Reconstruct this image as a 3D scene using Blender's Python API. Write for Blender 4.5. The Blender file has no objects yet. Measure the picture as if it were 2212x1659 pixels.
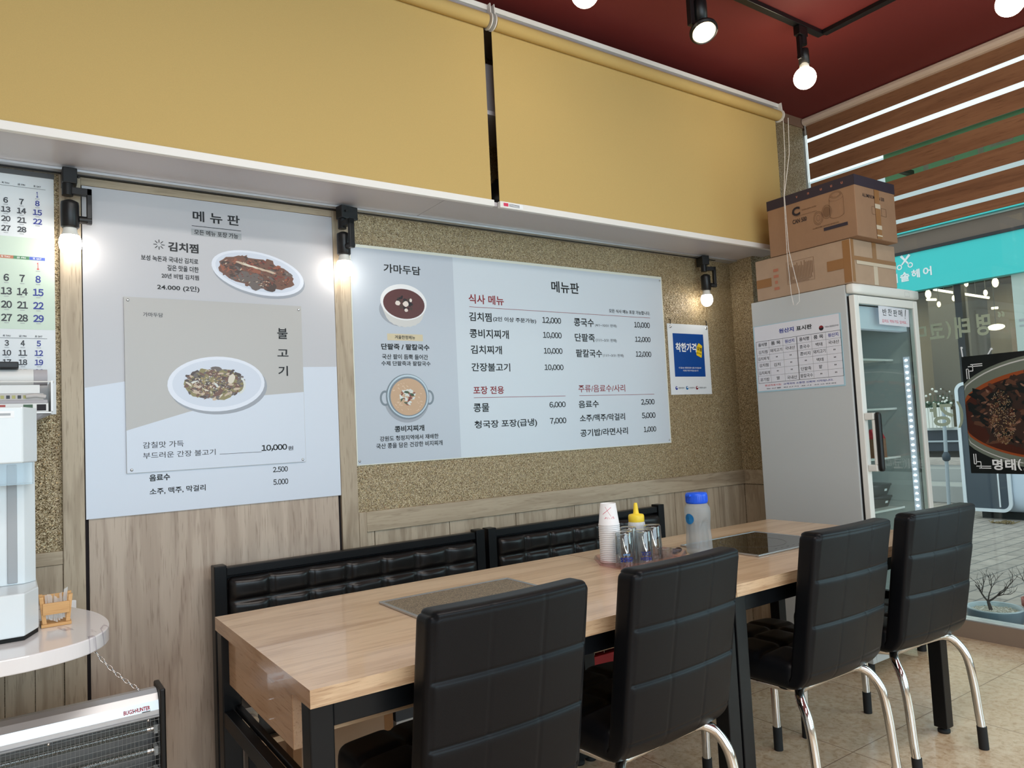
import bpy, bmesh, math, random
from mathutils import Vector, Matrix
random.seed(7)
sc = bpy.context.scene
COL = sc.collection

# ------------------------------------------------------------------ camera
cam_d = bpy.data.cameras.new('camera')
cam = bpy.data.objects.new('camera', cam_d)
COL.objects.link(cam)
cam_d.sensor_width = 36.0
cam_d.lens = 25.89
cam_d.clip_start = 0.02
cam_d.clip_end = 200
_r = Vector((0.82267427, -0.5664109, -0.048844))
_u = Vector((0.00607232, -0.07715591, 0.99700055))
_f = Vector((0.56848058, 0.82050329, 0.06003475))
mw = Matrix.Identity(4)
for i in range(3):
    mw[i][0] = _r[i]; mw[i][1] = _u[i]; mw[i][2] = -_f[i]
mw[0][3], mw[1][3], mw[2][3] = -0.29124, -2.80203, 1.2375
cam.matrix_world = mw
sc.camera = cam

# ------------------------------------------------------------------ light of the day, exposure
world = bpy.data.worlds.new('overcast_sky')
sc.world = world
world.use_nodes = True
wn = world.node_tree.nodes
bg = wn['Background']
bg.inputs['Color'].default_value = (0.89, 0.95, 1.0, 1)
bg.inputs['Strength'].default_value = 1.35

def area_light(name, loc, rot, sx, sy, power, color):
    d = bpy.data.lights.new(name, 'AREA')
    d.shape = 'RECTANGLE'; d.size = sx; d.size_y = sy
    d.energy = power; d.color = color
    o = bpy.data.objects.new(name, d)
    o.location = loc; o.rotation_euler = rot
    COL.objects.link(o)
    return o
# extra area lights for daylight: through an assumed shop front behind the camera and through the glazed side of the shop
area_light('daylight_assumed_front', (0.3, -5.62, 1.65), (math.radians(90), 0, 0), 4.4, 2.1, 102, (0.64, 0.86, 1.0))
area_light('daylight_side_window', (4.15, -3.9, 1.40), (0, math.radians(90), 0), 2.4, 2.6, 80, (0.64, 0.86, 1.0))
# added area lights without fixtures: ceiling lamps assumed in the dining room, behind and beside the camera
area_light('assumed_ceiling_light_a', (0.6, -2.3, 3.05), (0, 0, 0), 2.6, 0.25, 44, (1.0, 0.94, 0.86))
area_light('assumed_ceiling_light_b', (0.2, -4.2, 3.05), (0, 0, 0), 2.6, 0.25, 30, (1.0, 0.94, 0.86))

vs = sc.view_settings
vs.view_transform = 'Standard'
vs.look = 'None'
vs.exposure = 0.0
vs.gamma = 1.0
vs.use_curve_mapping = False
sc.cycles.use_denoising = True
sc.cycles.max_bounces = 10
sc.cycles.transparent_max_bounces = 24
sc.cycles.caustics_reflective = False
sc.cycles.caustics_refractive = False
sc.cycles.sample_clamp_indirect = 6.0

# ------------------------------------------------------------------ materials
def lin(c):
    return tuple(((x / 255.0) / 12.92 if x / 255.0 <= 0.04045 else ((x / 255.0 + 0.055) / 1.055) ** 2.4) for x in c)
MATS = {}
def mat(name, rgb, rough=0.5, metal=0.0, spec=0.5, coat=0.0, emit=None, estr=0.0, trans=0.0, ior=1.45, sss=0.0):
    if name in MATS: return MATS[name]
    m = bpy.data.materials.new(name); m.use_nodes = True
    b = m.node_tree.nodes['Principled BSDF']
    b.inputs['Base Color'].default_value = (*lin(rgb), 1)
    b.inputs['Roughness'].default_value = rough
    b.inputs['Metallic'].default_value = metal
    b.inputs['Specular IOR Level'].default_value = spec
    b.inputs['Coat Weight'].default_value = coat
    b.inputs['Transmission Weight'].default_value = trans
    b.inputs['IOR'].default_value = ior
    if emit:
        b.inputs['Emission Color'].default_value = (*lin(emit), 1)
        b.inputs['Emission Strength'].default_value = estr
    MATS[name] = m
    return m
def nt(m):
    t = m.node_tree
    return t, t.nodes, t.links, t.nodes['Principled BSDF']
def coords(t, scale=(1, 1, 1), rot=(0, 0, 0), loc=(0, 0, 0)):
    tc = t.nodes.new('ShaderNodeTexCoord'); mp = t.nodes.new('ShaderNodeMapping')
    mp.inputs['Scale'].default_value = scale
    mp.inputs['Rotation'].default_value = rot
    mp.inputs['Location'].default_value = loc
    t.links.new(tc.outputs['Object'], mp.inputs['Vector'])
    return mp.outputs['Vector']
def ramp(t, src, stops):
    r = t.nodes.new('ShaderNodeValToRGB')
    e = r.color_ramp.elements
    while len(e) < len(stops): e.new(0.5)
    for i, (p, c) in enumerate(stops):
        e[i].position = p; e[i].color = (*lin(c), 1)
    t.links.new(src, r.inputs['Fac'])
    return r.outputs['Color']
def noise(t, vec, scale, detail=4, rough=0.55, dist=0.0):
    n = t.nodes.new('ShaderNodeTexNoise')
    n.inputs['Scale'].default_value = scale; n.inputs['Detail'].default_value = detail
    n.inputs['Roughness'].default_value = rough; n.inputs['Distortion'].default_value = dist
    t.links.new(vec, n.inputs['Vector'])
    return n.outputs['Fac']
def mixc(t, fac, a, b, mode='MIX'):
    n = t.nodes.new('ShaderNodeMix'); n.data_type = 'RGBA'; n.blend_type = mode
    if isinstance(fac, float): n.inputs[0].default_value = fac
    else: t.links.new(fac, n.inputs[0])
    for s, v in ((6, a), (7, b)):
        if isinstance(v, tuple): n.inputs[s].default_value = (*lin(v), 1)
        else: t.links.new(v, n.inputs[s])
    return n.outputs[2]
def bump(t, b, h, strength, dist=0.002):
    n = t.nodes.new('ShaderNodeBump'); n.inputs['Strength'].default_value = strength
    n.inputs['Distance'].default_value = dist
    t.links.new(h, n.inputs['Height']); t.links.new(n.outputs['Normal'], b.inputs['Normal'])

def wood(name, c_dark, c_mid, c_light, axis, rough=0.45, coat=0.0, fine=1.0, seed=0.0, cathedral=0.35):
    """sawn boards: grain runs along axis (0 x, 1 y, 2 z)"""
    m = mat(name, c_mid, rough, coat=coat); t, N, L, b = nt(m)
    s1 = [9.0 * fine] * 3; s1[axis] = 0.9 * fine
    s2 = [90.0 * fine] * 3; s2[axis] = 2.2 * fine
    s3 = [260.0 * fine] * 3; s3[axis] = 14 * fine
    off = (seed, seed * 1.7, seed * 0.6)
    big = noise(t, coords(t, tuple(s1), loc=off), 1.0, 4, 0.5, cathedral * 1.4)
    mid = noise(t, coords(t, tuple(s2), loc=off), 1.0, 4, 0.6, 0.4)
    por = noise(t, coords(t, tuple(s3), loc=off), 1.0, 2, 0.5, 0.0)
    wv = N.new('ShaderNodeMath'); wv.operation = 'MULTIPLY'; L.new(big, wv.inputs[0]); wv.inputs[1].default_value = 34.0
    fr = N.new('ShaderNodeMath'); fr.operation = 'SINE'; L.new(wv.outputs[0], fr.inputs[0])
    mr = N.new('ShaderNodeMapRange'); L.new(fr.outputs[0], mr.inputs[0]); mr.inputs[1].default_value = -1; mr.inputs[2].default_value = 1
    col = mixc(t, mid, c_dark, c_light)
    col1 = ramp(t, big, [(0.3, c_dark), (0.5, c_mid), (0.72, c_light)])
    col = mixc(t, 0.55, col, col1)
    ring = ramp(t, mr.outputs[0], [(0.0, c_dark), (0.6, c_light), (1.0, c_light)])
    col = mixc(t, cathedral, col, ring)
    dk = ramp(t, por, [(0.30, c_dark), (0.42, (255, 255, 255)), (1.0, (255, 255, 255))])
    col = mixc(t, 0.35, col, dk, 'MULTIPLY')
    L.new(col, b.inputs['Base Color'])
    bump(t, b, por, 0.12, 0.001)
    return m

# setting
def glitter(name, k=1.0):
    m = mat(name, (150, 128, 90), 0.45, metal=0.25); t, N, L, b = nt(m)
    v = N.new('ShaderNodeTexVoronoi'); v.inputs['Scale'].default_value = 380
    L.new(coords(t), v.inputs['Vector'])
    sep = N.new('ShaderNodeSeparateColor'); L.new(v.outputs['Color'], sep.inputs[0])
    c = ramp(t, sep.outputs[0], [(0.0, (92, 76, 52)), (0.35, (140, 122, 90)), (0.7, (172, 154, 118)), (1.0, (214, 200, 170))])
    L.new(c, b.inputs['Base Color'])
    mr = ramp(t, sep.outputs[1], [(0.0, (0, 0, 0)), (0.90, (40, 40, 40)), (0.93, (255, 255, 255)), (1.0, (255, 255, 255))])
    L.new(mr, b.inputs['Metallic'])
    g = N.new('ShaderNodeNewGeometry')
    a = N.new('ShaderNodeVectorMath'); a.operation = 'SUBTRACT'; L.new(v.outputs['Color'], a.inputs[0]); a.inputs[1].default_value = (0.5, 0.5, 0.5)
    s = N.new('ShaderNodeVectorMath'); s.operation = 'SCALE'; L.new(a.outputs[0], s.inputs[0]); s.inputs['Scale'].default_value = 0.75 * k
    ad = N.new('ShaderNodeVectorMath'); ad.operation = 'ADD'; L.new(s.outputs[0], ad.inputs[0]); L.new(g.outputs['Normal'], ad.inputs[1])
    nn = N.new('ShaderNodeVectorMath'); nn.operation = 'NORMALIZE'; L.new(ad.outputs[0], nn.inputs[0])
    L.new(nn.outputs[0], b.inputs['Normal'])
    b.inputs['Roughness'].default_value = 0.38
    return m
glitter('gold_glitter_wallpaper')
wood('taupe_oak_vertical', (134, 118, 98), (172, 157, 135), (196, 182, 160), 2, 0.55, cathedral=0.30)
wood('taupe_oak_panel', (146, 129, 114), (180, 163, 147), (200, 185, 169), 2, 0.55, fine=0.8, seed=3.3, cathedral=0.30)
wood('taupe_oak_horizontal', (134, 118, 97), (174, 159, 136), (198, 184, 160), 0, 0.55, seed=1.1, cathedral=0.25)
wood('table_oak', (170, 138, 106), (206, 177, 144), (220, 195, 164), 0, 0.30, coat=0.3, fine=0.8, seed=2.1, cathedral=0.30)
wood('table_oak_edge', (136, 98, 66), (206, 172, 136), (222, 194, 160), 0, 0.35, coat=0.2, fine=1.9, seed=5.1, cathedral=0.30)
wood('table_oak_side', (150, 110, 78), (182, 145, 110), (206, 170, 136), 1, 0.25, coat=0.35, fine=0.9, seed=6.1, cathedral=0.35)
wood('blind_slat_brown', (110, 72, 48), (142, 98, 68), (164, 118, 86), 1, 0.7, fine=0.8, seed=4.4, cathedral=0.15)
wood('light_pine', (190, 140, 84), (214, 166, 108), (228, 184, 128), 0, 0.5, fine=1.4, seed=2.7)

def tile_floor():
    m = mat('beige_marble_tile', (190, 166, 138), 0.25); t, N, L, b = nt(m)
    vec = coords(t)
    n1 = noise(t, vec, 4.0, 8, 0.65, 1.2)
    n2 = noise(t, vec, 38.0, 6, 0.7, 0.6)
    c = ramp(t, n1, [(0.3, (200, 166, 130)), (0.5, (222, 192, 158)), (0.7, (234, 212, 182))])
    c2 = ramp(t, n2, [(0.36, (176, 138, 104)), (0.5, (226, 198, 166)), (0.64, (240, 222, 196))])
    c = mixc(t, 0.5, c, c2)
    br = N.new('ShaderNodeTexBrick'); br.offset = 0.0
    br.inputs['Scale'].default_value = 1.0; br.inputs['Brick Width'].default_value = 0.6; br.inputs['Row Height'].default_value = 0.6
    br.inputs['Mortar Size'].default_value = 0.002; br.inputs['Mortar Smooth'].default_value = 0.3
    br.inputs['Color1'].default_value = (1, 1, 1, 1); br.inputs['Color2'].default_value = (0.93, 0.93, 0.93, 1); br.inputs['Mortar'].default_value = (1, 1, 1, 1)
    L.new(coords(t, loc=(0.15, 0.0, 0)), br.inputs['Vector'])
    c = mixc(t, 1.0, c, br.outputs['Color'], 'MULTIPLY')
    c = mixc(t, br.outputs['Fac'], c, (136, 108, 82))
    L.new(c, b.inputs['Base Color'])
    return m
tile_floor()
def pavers():
    m = mat('grey_pavers', (150, 155, 154), 0.85); t, N, L, b = nt(m)
    br = N.new('ShaderNodeTexBrick'); br.offset = 0.5
    br.inputs['Scale'].default_value = 1.0; br.inputs['Brick Width'].default_value = 0.26; br.inputs['Row Height'].default_value = 0.13
    br.inputs['Mortar Size'].default_value = 0.006; br.inputs['Mortar Smooth'].default_value = 0.2
    br.inputs['Color1'].default_value = (*lin((188, 178, 168)), 1); br.inputs['Color2'].default_value = (*lin((166, 158, 150)), 1)
    br.inputs['Mortar'].default_value = (*lin((112, 112, 110)), 1)
    L.new(coords(t, rot=(0, 0, 0.0)), br.inputs['Vector'])
    n = noise(t, coords(t), 9, 6, 0.6)
    c = mixc(t, 0.35, br.outputs['Color'], ramp(t, n, [(0.3, (140, 140, 136)), (0.7, (255, 255, 255))]), 'MULTIPLY')
    L.new(c, b.inputs['Base Color'])
    return m
pavers()
def marble(name):
    m = mat(name, (236, 232, 232), 0.12, coat=0.3); t, N, L, b = nt(m)
    n = noise(t, coords(t, (2.6, 1.0, 1.0), rot=(0, 0, 0.9)), 3.2, 5, 0.5, 1.0)
    c = ramp(t, n, [(0.0, (242, 239, 240)), (0.54, (238, 235, 236)), (0.565, (182, 174, 184)), (0.59, (236, 232, 234)), (1.0, (232, 228, 231))])
    L.new(c, b.inputs['Base Color'])
    return m
marble('white_marble')
def leather(name, rgb, rough, bs=0.25):
    m = mat(name, rgb, rough); t, N, L, b = nt(m)
    v = N.new('ShaderNodeTexVoronoi'); v.inputs['Scale'].default_value = 420; v.feature = 'DISTANCE_TO_EDGE'
    L.new(coords(t), v.inputs['Vector'])
    bump(t, b, v.outputs['Distance'], bs, 0.0006)
    return m
leather('black_leatherette', (13, 15, 19), 0.40)
MATS['black_leatherette'].node_tree.nodes['Principled BSDF'].inputs['Specular IOR Level'].default_value = 0.22
leather('bench_leatherette', (15, 14, 15), 0.30, 0.1)
def speckle():
    m = mat('speckled_stone', (120, 105, 84), 0.45); t, N, L, b = nt(m)
    v = N.new('ShaderNodeTexVoronoi'); v.inputs['Scale'].default_value = 520
    L.new(coords(t), v.inputs['Vector'])
    sep = N.new('ShaderNodeSeparateColor'); L.new(v.outputs['Color'], sep.inputs[0])
    L.new(ramp(t, sep.outputs[0], [(0.0, (58, 50, 40)), (0.5, (112, 98, 78)), (1.0, (164, 148, 120))]), b.inputs['Base Color'])
speckle()
def cardboard(name, c):
    m = mat(name, c, 0.8); t, N, L, b = nt(m)
    n = noise(t, coords(t, (1, 1, 1)), 9, 5, 0.6)
    d = tuple(int(x * 0.95) for x in c)
    L.new(ramp(t, n, [(0.3, d), (0.7, c)]), b.inputs['Base Color'])
cardboard('cardboard_brown', (156, 122, 94)); cardboard('cardboard_tan', (178, 152, 128))
def fabric(name, c, trans):
    m = mat(name, c, 0.85); t, N, L, b = nt(m)
    v = noise(t, coords(t, (900, 900, 900)), 1.0, 2)
    L.new(ramp(t, v, [(0.3, tuple(int(x * 0.95) for x in c)), (0.7, c)]), b.inputs['Base Color'])
    if trans:
        tr = N.new('ShaderNodeBsdfTranslucent'); tr.inputs['Color'].default_value = (*lin(c), 1)
        mx = N.new('ShaderNodeMixShader'); mx.inputs[0].default_value = trans
        out = N['Material Output']
        L.new(b.outputs[0], mx.inputs[1]); L.new(tr.outputs[0], mx.inputs[2]); L.new(mx.outputs[0], out.inputs['Surface'])
fabric('yellow_blind_cloth', (212, 182, 116), 0.15)
def thin_glass(name, tint=(255, 255, 255), refl=1.0, rough=0.0):
    m = mat(name, (255, 255, 255), 0.0); t, N, L, b = nt(m)
    tr = N.new('ShaderNodeBsdfTransparent'); tr.inputs['Color'].default_value = (*lin(tint), 1)
    gl = N.new('ShaderNodeBsdfGlossy'); gl.inputs['Roughness'].default_value = rough
    fr = N.new('ShaderNodeFresnel')
    ge = N.new('ShaderNodeNewGeometry'); mr_ = N.new('ShaderNodeMapRange')          # same reflection from either side of the sheet
    mr_.inputs[3].default_value = 1.5; mr_.inputs[4].default_value = 1 / 1.5
    L.new(ge.outputs['Backfacing'], mr_.inputs[0]); L.new(mr_.outputs[0], fr.inputs['IOR'])
    mu = N.new('ShaderNodeMath'); mu.operation = 'MULTIPLY'; L.new(fr.outputs[0], mu.inputs[0]); mu.inputs[1].default_value = refl
    mx = N.new('ShaderNodeMixShader'); L.new(mu.outputs[0], mx.inputs[0]); L.new(tr.outputs[0], mx.inputs[1]); L.new(gl.outputs[0], mx.inputs[2])
    L.new(mx.outputs[0], N['Material Output'].inputs['Surface'])
    return m
thin_glass('window_glass', (246, 252, 250), 1.0)
thin_glass('fridge_glass', (240, 248, 246), 1.3)
thin_glass('salon_glass', (240, 240, 232), 1.0)
thin_glass('tray_plastic', (252, 240, 243), 1.2, 0.05)
thin_glass('tumbler_glass', (238, 243, 244), 3.0, 0.0)
thin_glass('clear_plastic', (236, 240, 242), 1.6, 0.08)
thin_glass('tube_glass', (220, 226, 224), 2.0, 0.03)
def frosted(name, c, tr_amt):
    m = mat(name, c, 0.35); t, N, L, b = nt(m)
    tr = N.new('ShaderNodeBsdfTransparent'); tr.inputs['Color'].default_value = (*lin((236, 240, 242)), 1)
    mx = N.new('ShaderNodeMixShader'); mx.inputs[0].default_value = tr_amt
    L.new(b.outputs[0], mx.inputs[1]); L.new(tr.outputs[0], mx.inputs[2]); L.new(mx.outputs[0], N['Material Output'].inputs['Surface'])
frosted('frosted_bottle', (220, 225, 228), 0.70)
frosted('milky_plastic', (236, 238, 240), 0.30)
frosted('thin_bag', (250, 250, 250), 0.6)
mat('drinking_glass', (255, 255, 255), 0.0, trans=1.0, ior=1.48)

mat('ceiling_maroon', (116, 42, 40), 0.7)
mat('white_laminate', (196, 192, 196), 0.25)
mat('white_satin', (232, 230, 226), 0.4)
mat('white_plastic', (236, 238, 240), 0.3)
mat('purifier_white', (226, 234, 238), 0.25)
mat('fridge_white', (194, 199, 200), 0.35)
mat('fridge_cream', (230, 231, 226), 0.4)
mat('black_metal', (16, 16, 18), 0.38)
mat('black_frame', (13, 15, 18), 0.35, spec=0.3)
mat('black_plastic', (14, 14, 15), 0.4)
mat('matte_black', (8, 8, 9), 0.7)
mat('rubber_black', (26, 27, 28), 0.7)
mat('chrome', (225, 225, 225), 0.08, metal=1.0)
mat('brushed_steel', (190, 192, 194), 0.3, metal=1.0)
mat('aluminium', (206, 208, 212), 0.35, metal=0.7)
mat('cassette_beige', (226, 204, 186), 0.5)
mat('pier_molding', (132, 104, 86), 0.5)
mat('dark_slot', (26, 18, 20), 0.8)
mat('paint_light', (214, 208, 198), 0.7)
mat('frame_brown', (140, 122, 108), 0.45)
mat('bulb_glow', (255, 255, 255), 0.4, emit=(255, 244, 230), estr=17.0)
mat('bulb_glow_warm', (255, 255, 255), 0.4, emit=(255, 238, 206), estr=26.0)
mat('spot_led', (255, 240, 200), 0.3, emit=(255, 228, 168), estr=5.0)
mat('bulb_collar', (226, 226, 220), 0.4)
mat('led_dot', (255, 255, 255), 0.3, emit=(236, 244, 255), estr=34.0)
mat('led_strip_white', (226, 230, 240), 0.4, emit=(214, 224, 250), estr=0.25)
# print inks
mat('board_white', (203, 213, 222), 0.32)
mat('board_lower', (208, 217, 230), 0.32)
mat('board_beige', (190, 191, 196), 0.32)
mat('overlay_beige', (182, 181, 179), 0.32)
mat('board_panel_grey', (186, 195, 206), 0.32)
mat('board_edge', (226, 228, 216), 0.4)
mat('ink_black', (16, 17, 22), 0.5)
mat('ink_grey', (58, 60, 66), 0.5)
mat('ink_red', (136, 30, 38), 0.5)
mat('ink_blue', (48, 60, 150), 0.5)
mat('ink_calendar_red', (206, 84, 92), 0.5)
mat('ink_pink', (212, 60, 92), 0.5)
mat('strip_grey', (164, 168, 172), 0.4)
mat('tag_beige', (206, 194, 164), 0.4)
mat('plate_white', (222, 228, 240), 0.3)
mat('plate_inner', (206, 214, 228), 0.3)
mat('print_shade', (156, 162, 172), 0.4)
mat('calendar_paper', (226, 232, 236), 0.5)
mat('calendar_green', (206, 224, 210), 0.5)
mat('tab_orange', (196, 130, 100), 0.5); mat('tab_green', (88, 140, 104), 0.5); mat('tab_blue', (82, 104, 196), 0.5)
mat('calendar_bar', (88, 90, 92), 0.5)
mat('poster_blue', (14, 72, 150), 0.35)
mat('tag_yellow', (236, 202, 36), 0.4)
mat('ink_white', (240, 242, 244), 0.4)
mat('poster_black', (14, 16, 16), 0.3)
mat('notice_paper', (226, 228, 236), 0.2)
mat('notice_border', (170, 206, 220), 0.3)
mat('letter_green', (176, 190, 168), 0.5)
mat('teal_sign', (64, 208, 208), 0.45)
fabric('green_sign', (104, 146, 108), 0.75)
mat('green_sign_letters', (196, 214, 196), 0.6)
mat('blue_lid', (30, 92, 226), 0.35); mat('yellow_cap', (246, 214, 62), 0.4)
mat('label_blue', (24, 110, 170), 0.4)
mat('paper_cup', (240, 240, 242), 0.6)
mat('red_plastic', (170, 24, 34), 0.4)
mat('pouch_brown', (150, 104, 74), 0.35)
mat('pouch_red', (206, 40, 56), 0.35)
mat('tape_brown', (150, 108, 68), 0.3); mat('tape_torn', (204, 190, 168), 0.6)
mat('box_navy', (48, 42, 56), 0.5); mat('box_ink', (40, 34, 40), 0.7); mat('box_ink_soft', (118, 88, 64), 0.8); mat('box_red_print', (180, 116, 92), 0.7)
mat('newspaper', (196, 192, 190), 0.8); mat('magazine_green', (60, 90, 60), 0.4); mat('magazine_white', (226, 226, 224), 0.4); mat('magazine_red', (170, 70, 60), 0.4); mat('magazine_yellow', (176, 172, 110), 0.5)
mat('paper_grey', (176, 172, 176), 0.6)
mat('glass_black', (16, 15, 16), 0.05, coat=0.5)
mat('cook_ring', (90, 88, 88), 0.3)
mat('terracotta', (168, 88, 76), 0.7); mat('pot_blue_grey', (112, 134, 150), 0.3); mat('pot_rim', (190, 206, 214), 0.3)
mat('gravel', (206, 202, 190), 0.9); mat('bark', (66, 56, 54), 0.9)
mat('salon_wall', (146, 132, 112), 0.8); mat('salon_dark', (84, 80, 76), 0.8); mat('salon_brown', (118, 100, 88), 0.35)
mat('facade_grey', (206, 214, 216), 0.8); mat('stone_step', (176, 178, 176), 0.85); mat('navy_tile', (52, 60, 72), 0.5)
mat('mullion_black', (30, 32, 36), 0.4); mat('panel_pale', (186, 200, 194), 0.5)
mat('kiosk_white', (222, 232, 240), 0.3); mat('kiosk_dark', (64, 76, 88), 0.25); mat('kiosk_side', (206, 222, 240), 0.3)
mat('pole_grey', (176, 188, 196), 0.4)
mat('leaf_dark', (70, 96, 78), 0.7); mat('petal_white', (240, 242, 236), 0.6)
mat('dried_grass', (140, 122, 84), 0.9)
mat('carton_white', (222, 222, 222), 0.5); mat('carton_lid', (70, 76, 84), 0.5); mat('carton_label', (200, 190, 90), 0.5)
mat('socket_ivory', (214, 206, 190), 0.4)
mat('trinket_brown', (44, 24, 20), 0.15)
for nm, c in dict(food_dark=(74, 58, 52), food_brown=(112, 78, 64), food_rust=(146, 88, 66), food_red=(124, 58, 50), food_pale=(198, 178, 156), food_cream=(214, 206, 190), food_grey=(104, 94, 90), food_green=(60, 80, 56), food_olive=(138, 128, 84), food_onion=(214, 218, 214), sesame=(176, 148, 104), bean_soup=(92, 54, 54), bean_black=(36, 30, 34), rice_cake=(224, 214, 206), stew=(196, 164, 134), stew_light=(212, 186, 158), bowl_rim=(232, 234, 236), bowl_side=(206, 206, 204), steel_print=(120, 132, 142), steel_light=(186, 204, 216), broth=(66, 26, 14), broth_orange=(150, 70, 28), dish_rim=(112, 120, 108), fish_dark=(52, 34, 28), fish_brown=(92, 58, 42), fish_pale=(136, 100, 82)).items():
    mat(nm, c, 0.35)

# ------------------------------------------------------------------ mesh builder
class MB:
    def __init__(self): self.v = []; self.f = []; self.m = []; self.s = []; self.slots = []
    def mi(self, m):
        if m not in self.slots: self.slots.append(m)
        return self.slots.index(m)
    def add(self, vs, fs, m, smooth=False):
        o = len(self.v); k = self.mi(m)
        self.v += [tuple(p) for p in vs]
        for f in fs:
            self.f.append(tuple(i + o for i in f)); self.m.append(k); self.s.append(smooth)
        return self
    def box(self, x0, x1, y0, y1, z0, z1, m):
        x0, x1 = min(x0, x1), max(x0, x1); y0, y1 = min(y0, y1), max(y0, y1); z0, z1 = min(z0, z1), max(z0, z1)
        v = [(x, y, z) for z in (z0, z1) for y in (y0, y1) for x in (x0, x1)]
        return self.add(v, [(0, 2, 3, 1), (4, 5, 7, 6), (0, 1, 5, 4), (2, 6, 7, 3), (0, 4, 6, 2), (1, 3, 7, 5)], m)
    def quad(self, a, b, c, d, m): return self.add([a, b, c, d], [(0, 1, 2, 3)], m)
    def poly(self, pts, m): return self.add(pts, [tuple(range(len(pts)))], m)
    def tube(self, path, r, m, n=12, cap=True, closed=False):
        P = [Vector(p) for p in path]; R = r if isinstance(r, (list, tuple)) else [r] * len(P)
        vs = []; fs = []
        ref = None
        K = len(P)
        for i, p in enumerate(P):
            if closed: d = (P[(i + 1) % K] - P[i - 1])
            else: d = (P[min(i + 1, K - 1)] - P[max(i - 1, 0)])
            d.normalize()
            if ref is None:
                ref = Vector((0, 0, 1)) if abs(d.z) < 0.9 else Vector((1, 0, 0))
            a = (ref - d * ref.dot(d)); a.normalize(); ref = a
            b = d.cross(a)
            for k in range(n):
                t = 2 * math.pi * k / n
                vs.append(p + (a * math.cos(t) + b * math.sin(t)) * R[i])
        for i in range(K if closed else K - 1):
            for k in range(n):
                j = (i + 1) % K
                fs.append((i * n + k, i * n + (k + 1) % n, j * n + (k + 1) % n, j * n + k))
        self.add(vs, fs, m, True)
        if cap and not closed:
            self.add(vs[:n], [tuple(reversed(range(n)))], m); self.add(vs[-n:], [tuple(range(n))], m)
        return self
    def cyl(self, a, b, r, m, n=20, r2=None): return self.tube([a, b], [r, r if r2 is None else r2], m, n)
    def lathe(self, prof, c, m, n=32, axis='z', smooth=True):
        vs = []; fs = []
        for (r, h) in prof:
            for k in range(n):
                t = 2 * math.pi * k / n
                x, y = r * math.cos(t), r * math.sin(t)
                p = (x, y, h) if axis == 'z' else ((h, x, y) if axis == 'x' else (x, -h, y))
                vs.append((p[0] + c[0], p[1] + c[1], p[2] + c[2]))
        for i in range(len(prof) - 1):
            for k in range(n):
                fs.append((i * n + k, i * n + (k + 1) % n, (i + 1) * n + (k + 1) % n, (i + 1) * n + k))
        return self.add(vs, fs, m, smooth)
    def ball(self, c, r, m, n=16, sx=1, sy=1, sz=1):
        prof = [(max(1e-5, r * math.sin(math.pi * i / n)), -r * math.cos(math.pi * i / n)) for i in range(n + 1)]
        vs0 = len(self.v)
        self.lathe(prof, (0, 0, 0), m, n * 2)
        for i in range(vs0, len(self.v)):
            p = self.v[i]; self.v[i] = (p[0] * sx + c[0], p[1] * sy + c[1], p[2] * sz + c[2])
        return self
    def rbox(self, c, s, r, n, m, deform=None):
        """box with rounded edges made of a fine grid; deform(q, nrm) moves each point"""
        idx = {}; vs = []; fs = []
        h = [x / 2 for x in s]
        def pt(i, j, k):
            key = (i, j, k)
            if key in idx: return idx[key]
            q = [(-1 + 2 * a / nn) * hh for a, nn, hh in zip((i, j, k), n, h)]
            inn = [max(-(hh - r), min(hh - r, x)) for x, hh in zip(q, h)]
            d = Vector([a - b for a, b in zip(q, inn)])
            nr = d.normalized() if d.length > 1e-9 else Vector((0, 0, 0))
            p = Vector(inn) + nr * r
            if deform: p = deform(p, nr)
            idx[key] = len(vs); vs.append((p[0] + c[0], p[1] + c[1], p[2] + c[2]))
            return idx[key]
        nx, ny, nz = n
        for k in (0, nz):
            for i in range(nx):
                for j in range(ny):
                    q = (pt(i, j, k), pt(i + 1, j, k), pt(i + 1, j + 1, k), pt(i, j + 1, k)); fs.append(q if k else q[::-1])
        for j in (0, ny):
            for i in range(nx):
                for k in range(nz):
                    q = (pt(i, j, k), pt(i + 1, j, k), pt(i + 1, j, k + 1), pt(i, j, k + 1)); fs.append(q[::-1] if j else q)
        for i in (0, nx):
            for j in range(ny):
                for k in range(nz):
                    q = (pt(i, j, k), pt(i, j + 1, k), pt(i, j + 1, k + 1), pt(i, j, k + 1)); fs.append(q if i else q[::-1])
        return self.add(vs, fs, m, True)

def link(name, data=None, parent=None):
    o = bpy.data.objects.new(name, data); COL.objects.link(o)
    if parent is not None: o.parent = parent
    return o
def root_of(o):
    while o.parent is not None: o = o.parent
    return o
def part(name, mb, parent=None, label=None, bevel=0.0, local=False, kind=None):
    """one mesh object; coordinates are world ones unless local"""
    me = bpy.data.meshes.new(name)
    off = Vector((0, 0, 0))
    if parent is not None and not local: off = Vector(root_of(parent).location)
    me.from_pydata([tuple(Vector(p) - off) for p in mb.v], [], mb.f)
    for m in mb.slots: me.materials.append(MATS[m])
    for p, k, s in zip(me.polygons, mb.m, mb.s):
        p.material_index = k; p.use_smooth = s
    me.update()
    o = link(name, me, parent)
    if bevel:
        md = o.modifiers.new('bevel', 'BEVEL'); md.width = bevel; md.segments = 2; md.limit_method = 'ANGLE'; md.angle_limit = math.radians(40)
    if label: o['label'] = label
    if kind: o['kind'] = kind
    return o
def tag(o, label, cat, group=None, kind=None):
    o['label'] = label; o['category'] = cat
    if group: o['group'] = group
    if kind: o['kind'] = kind
    return o
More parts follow.
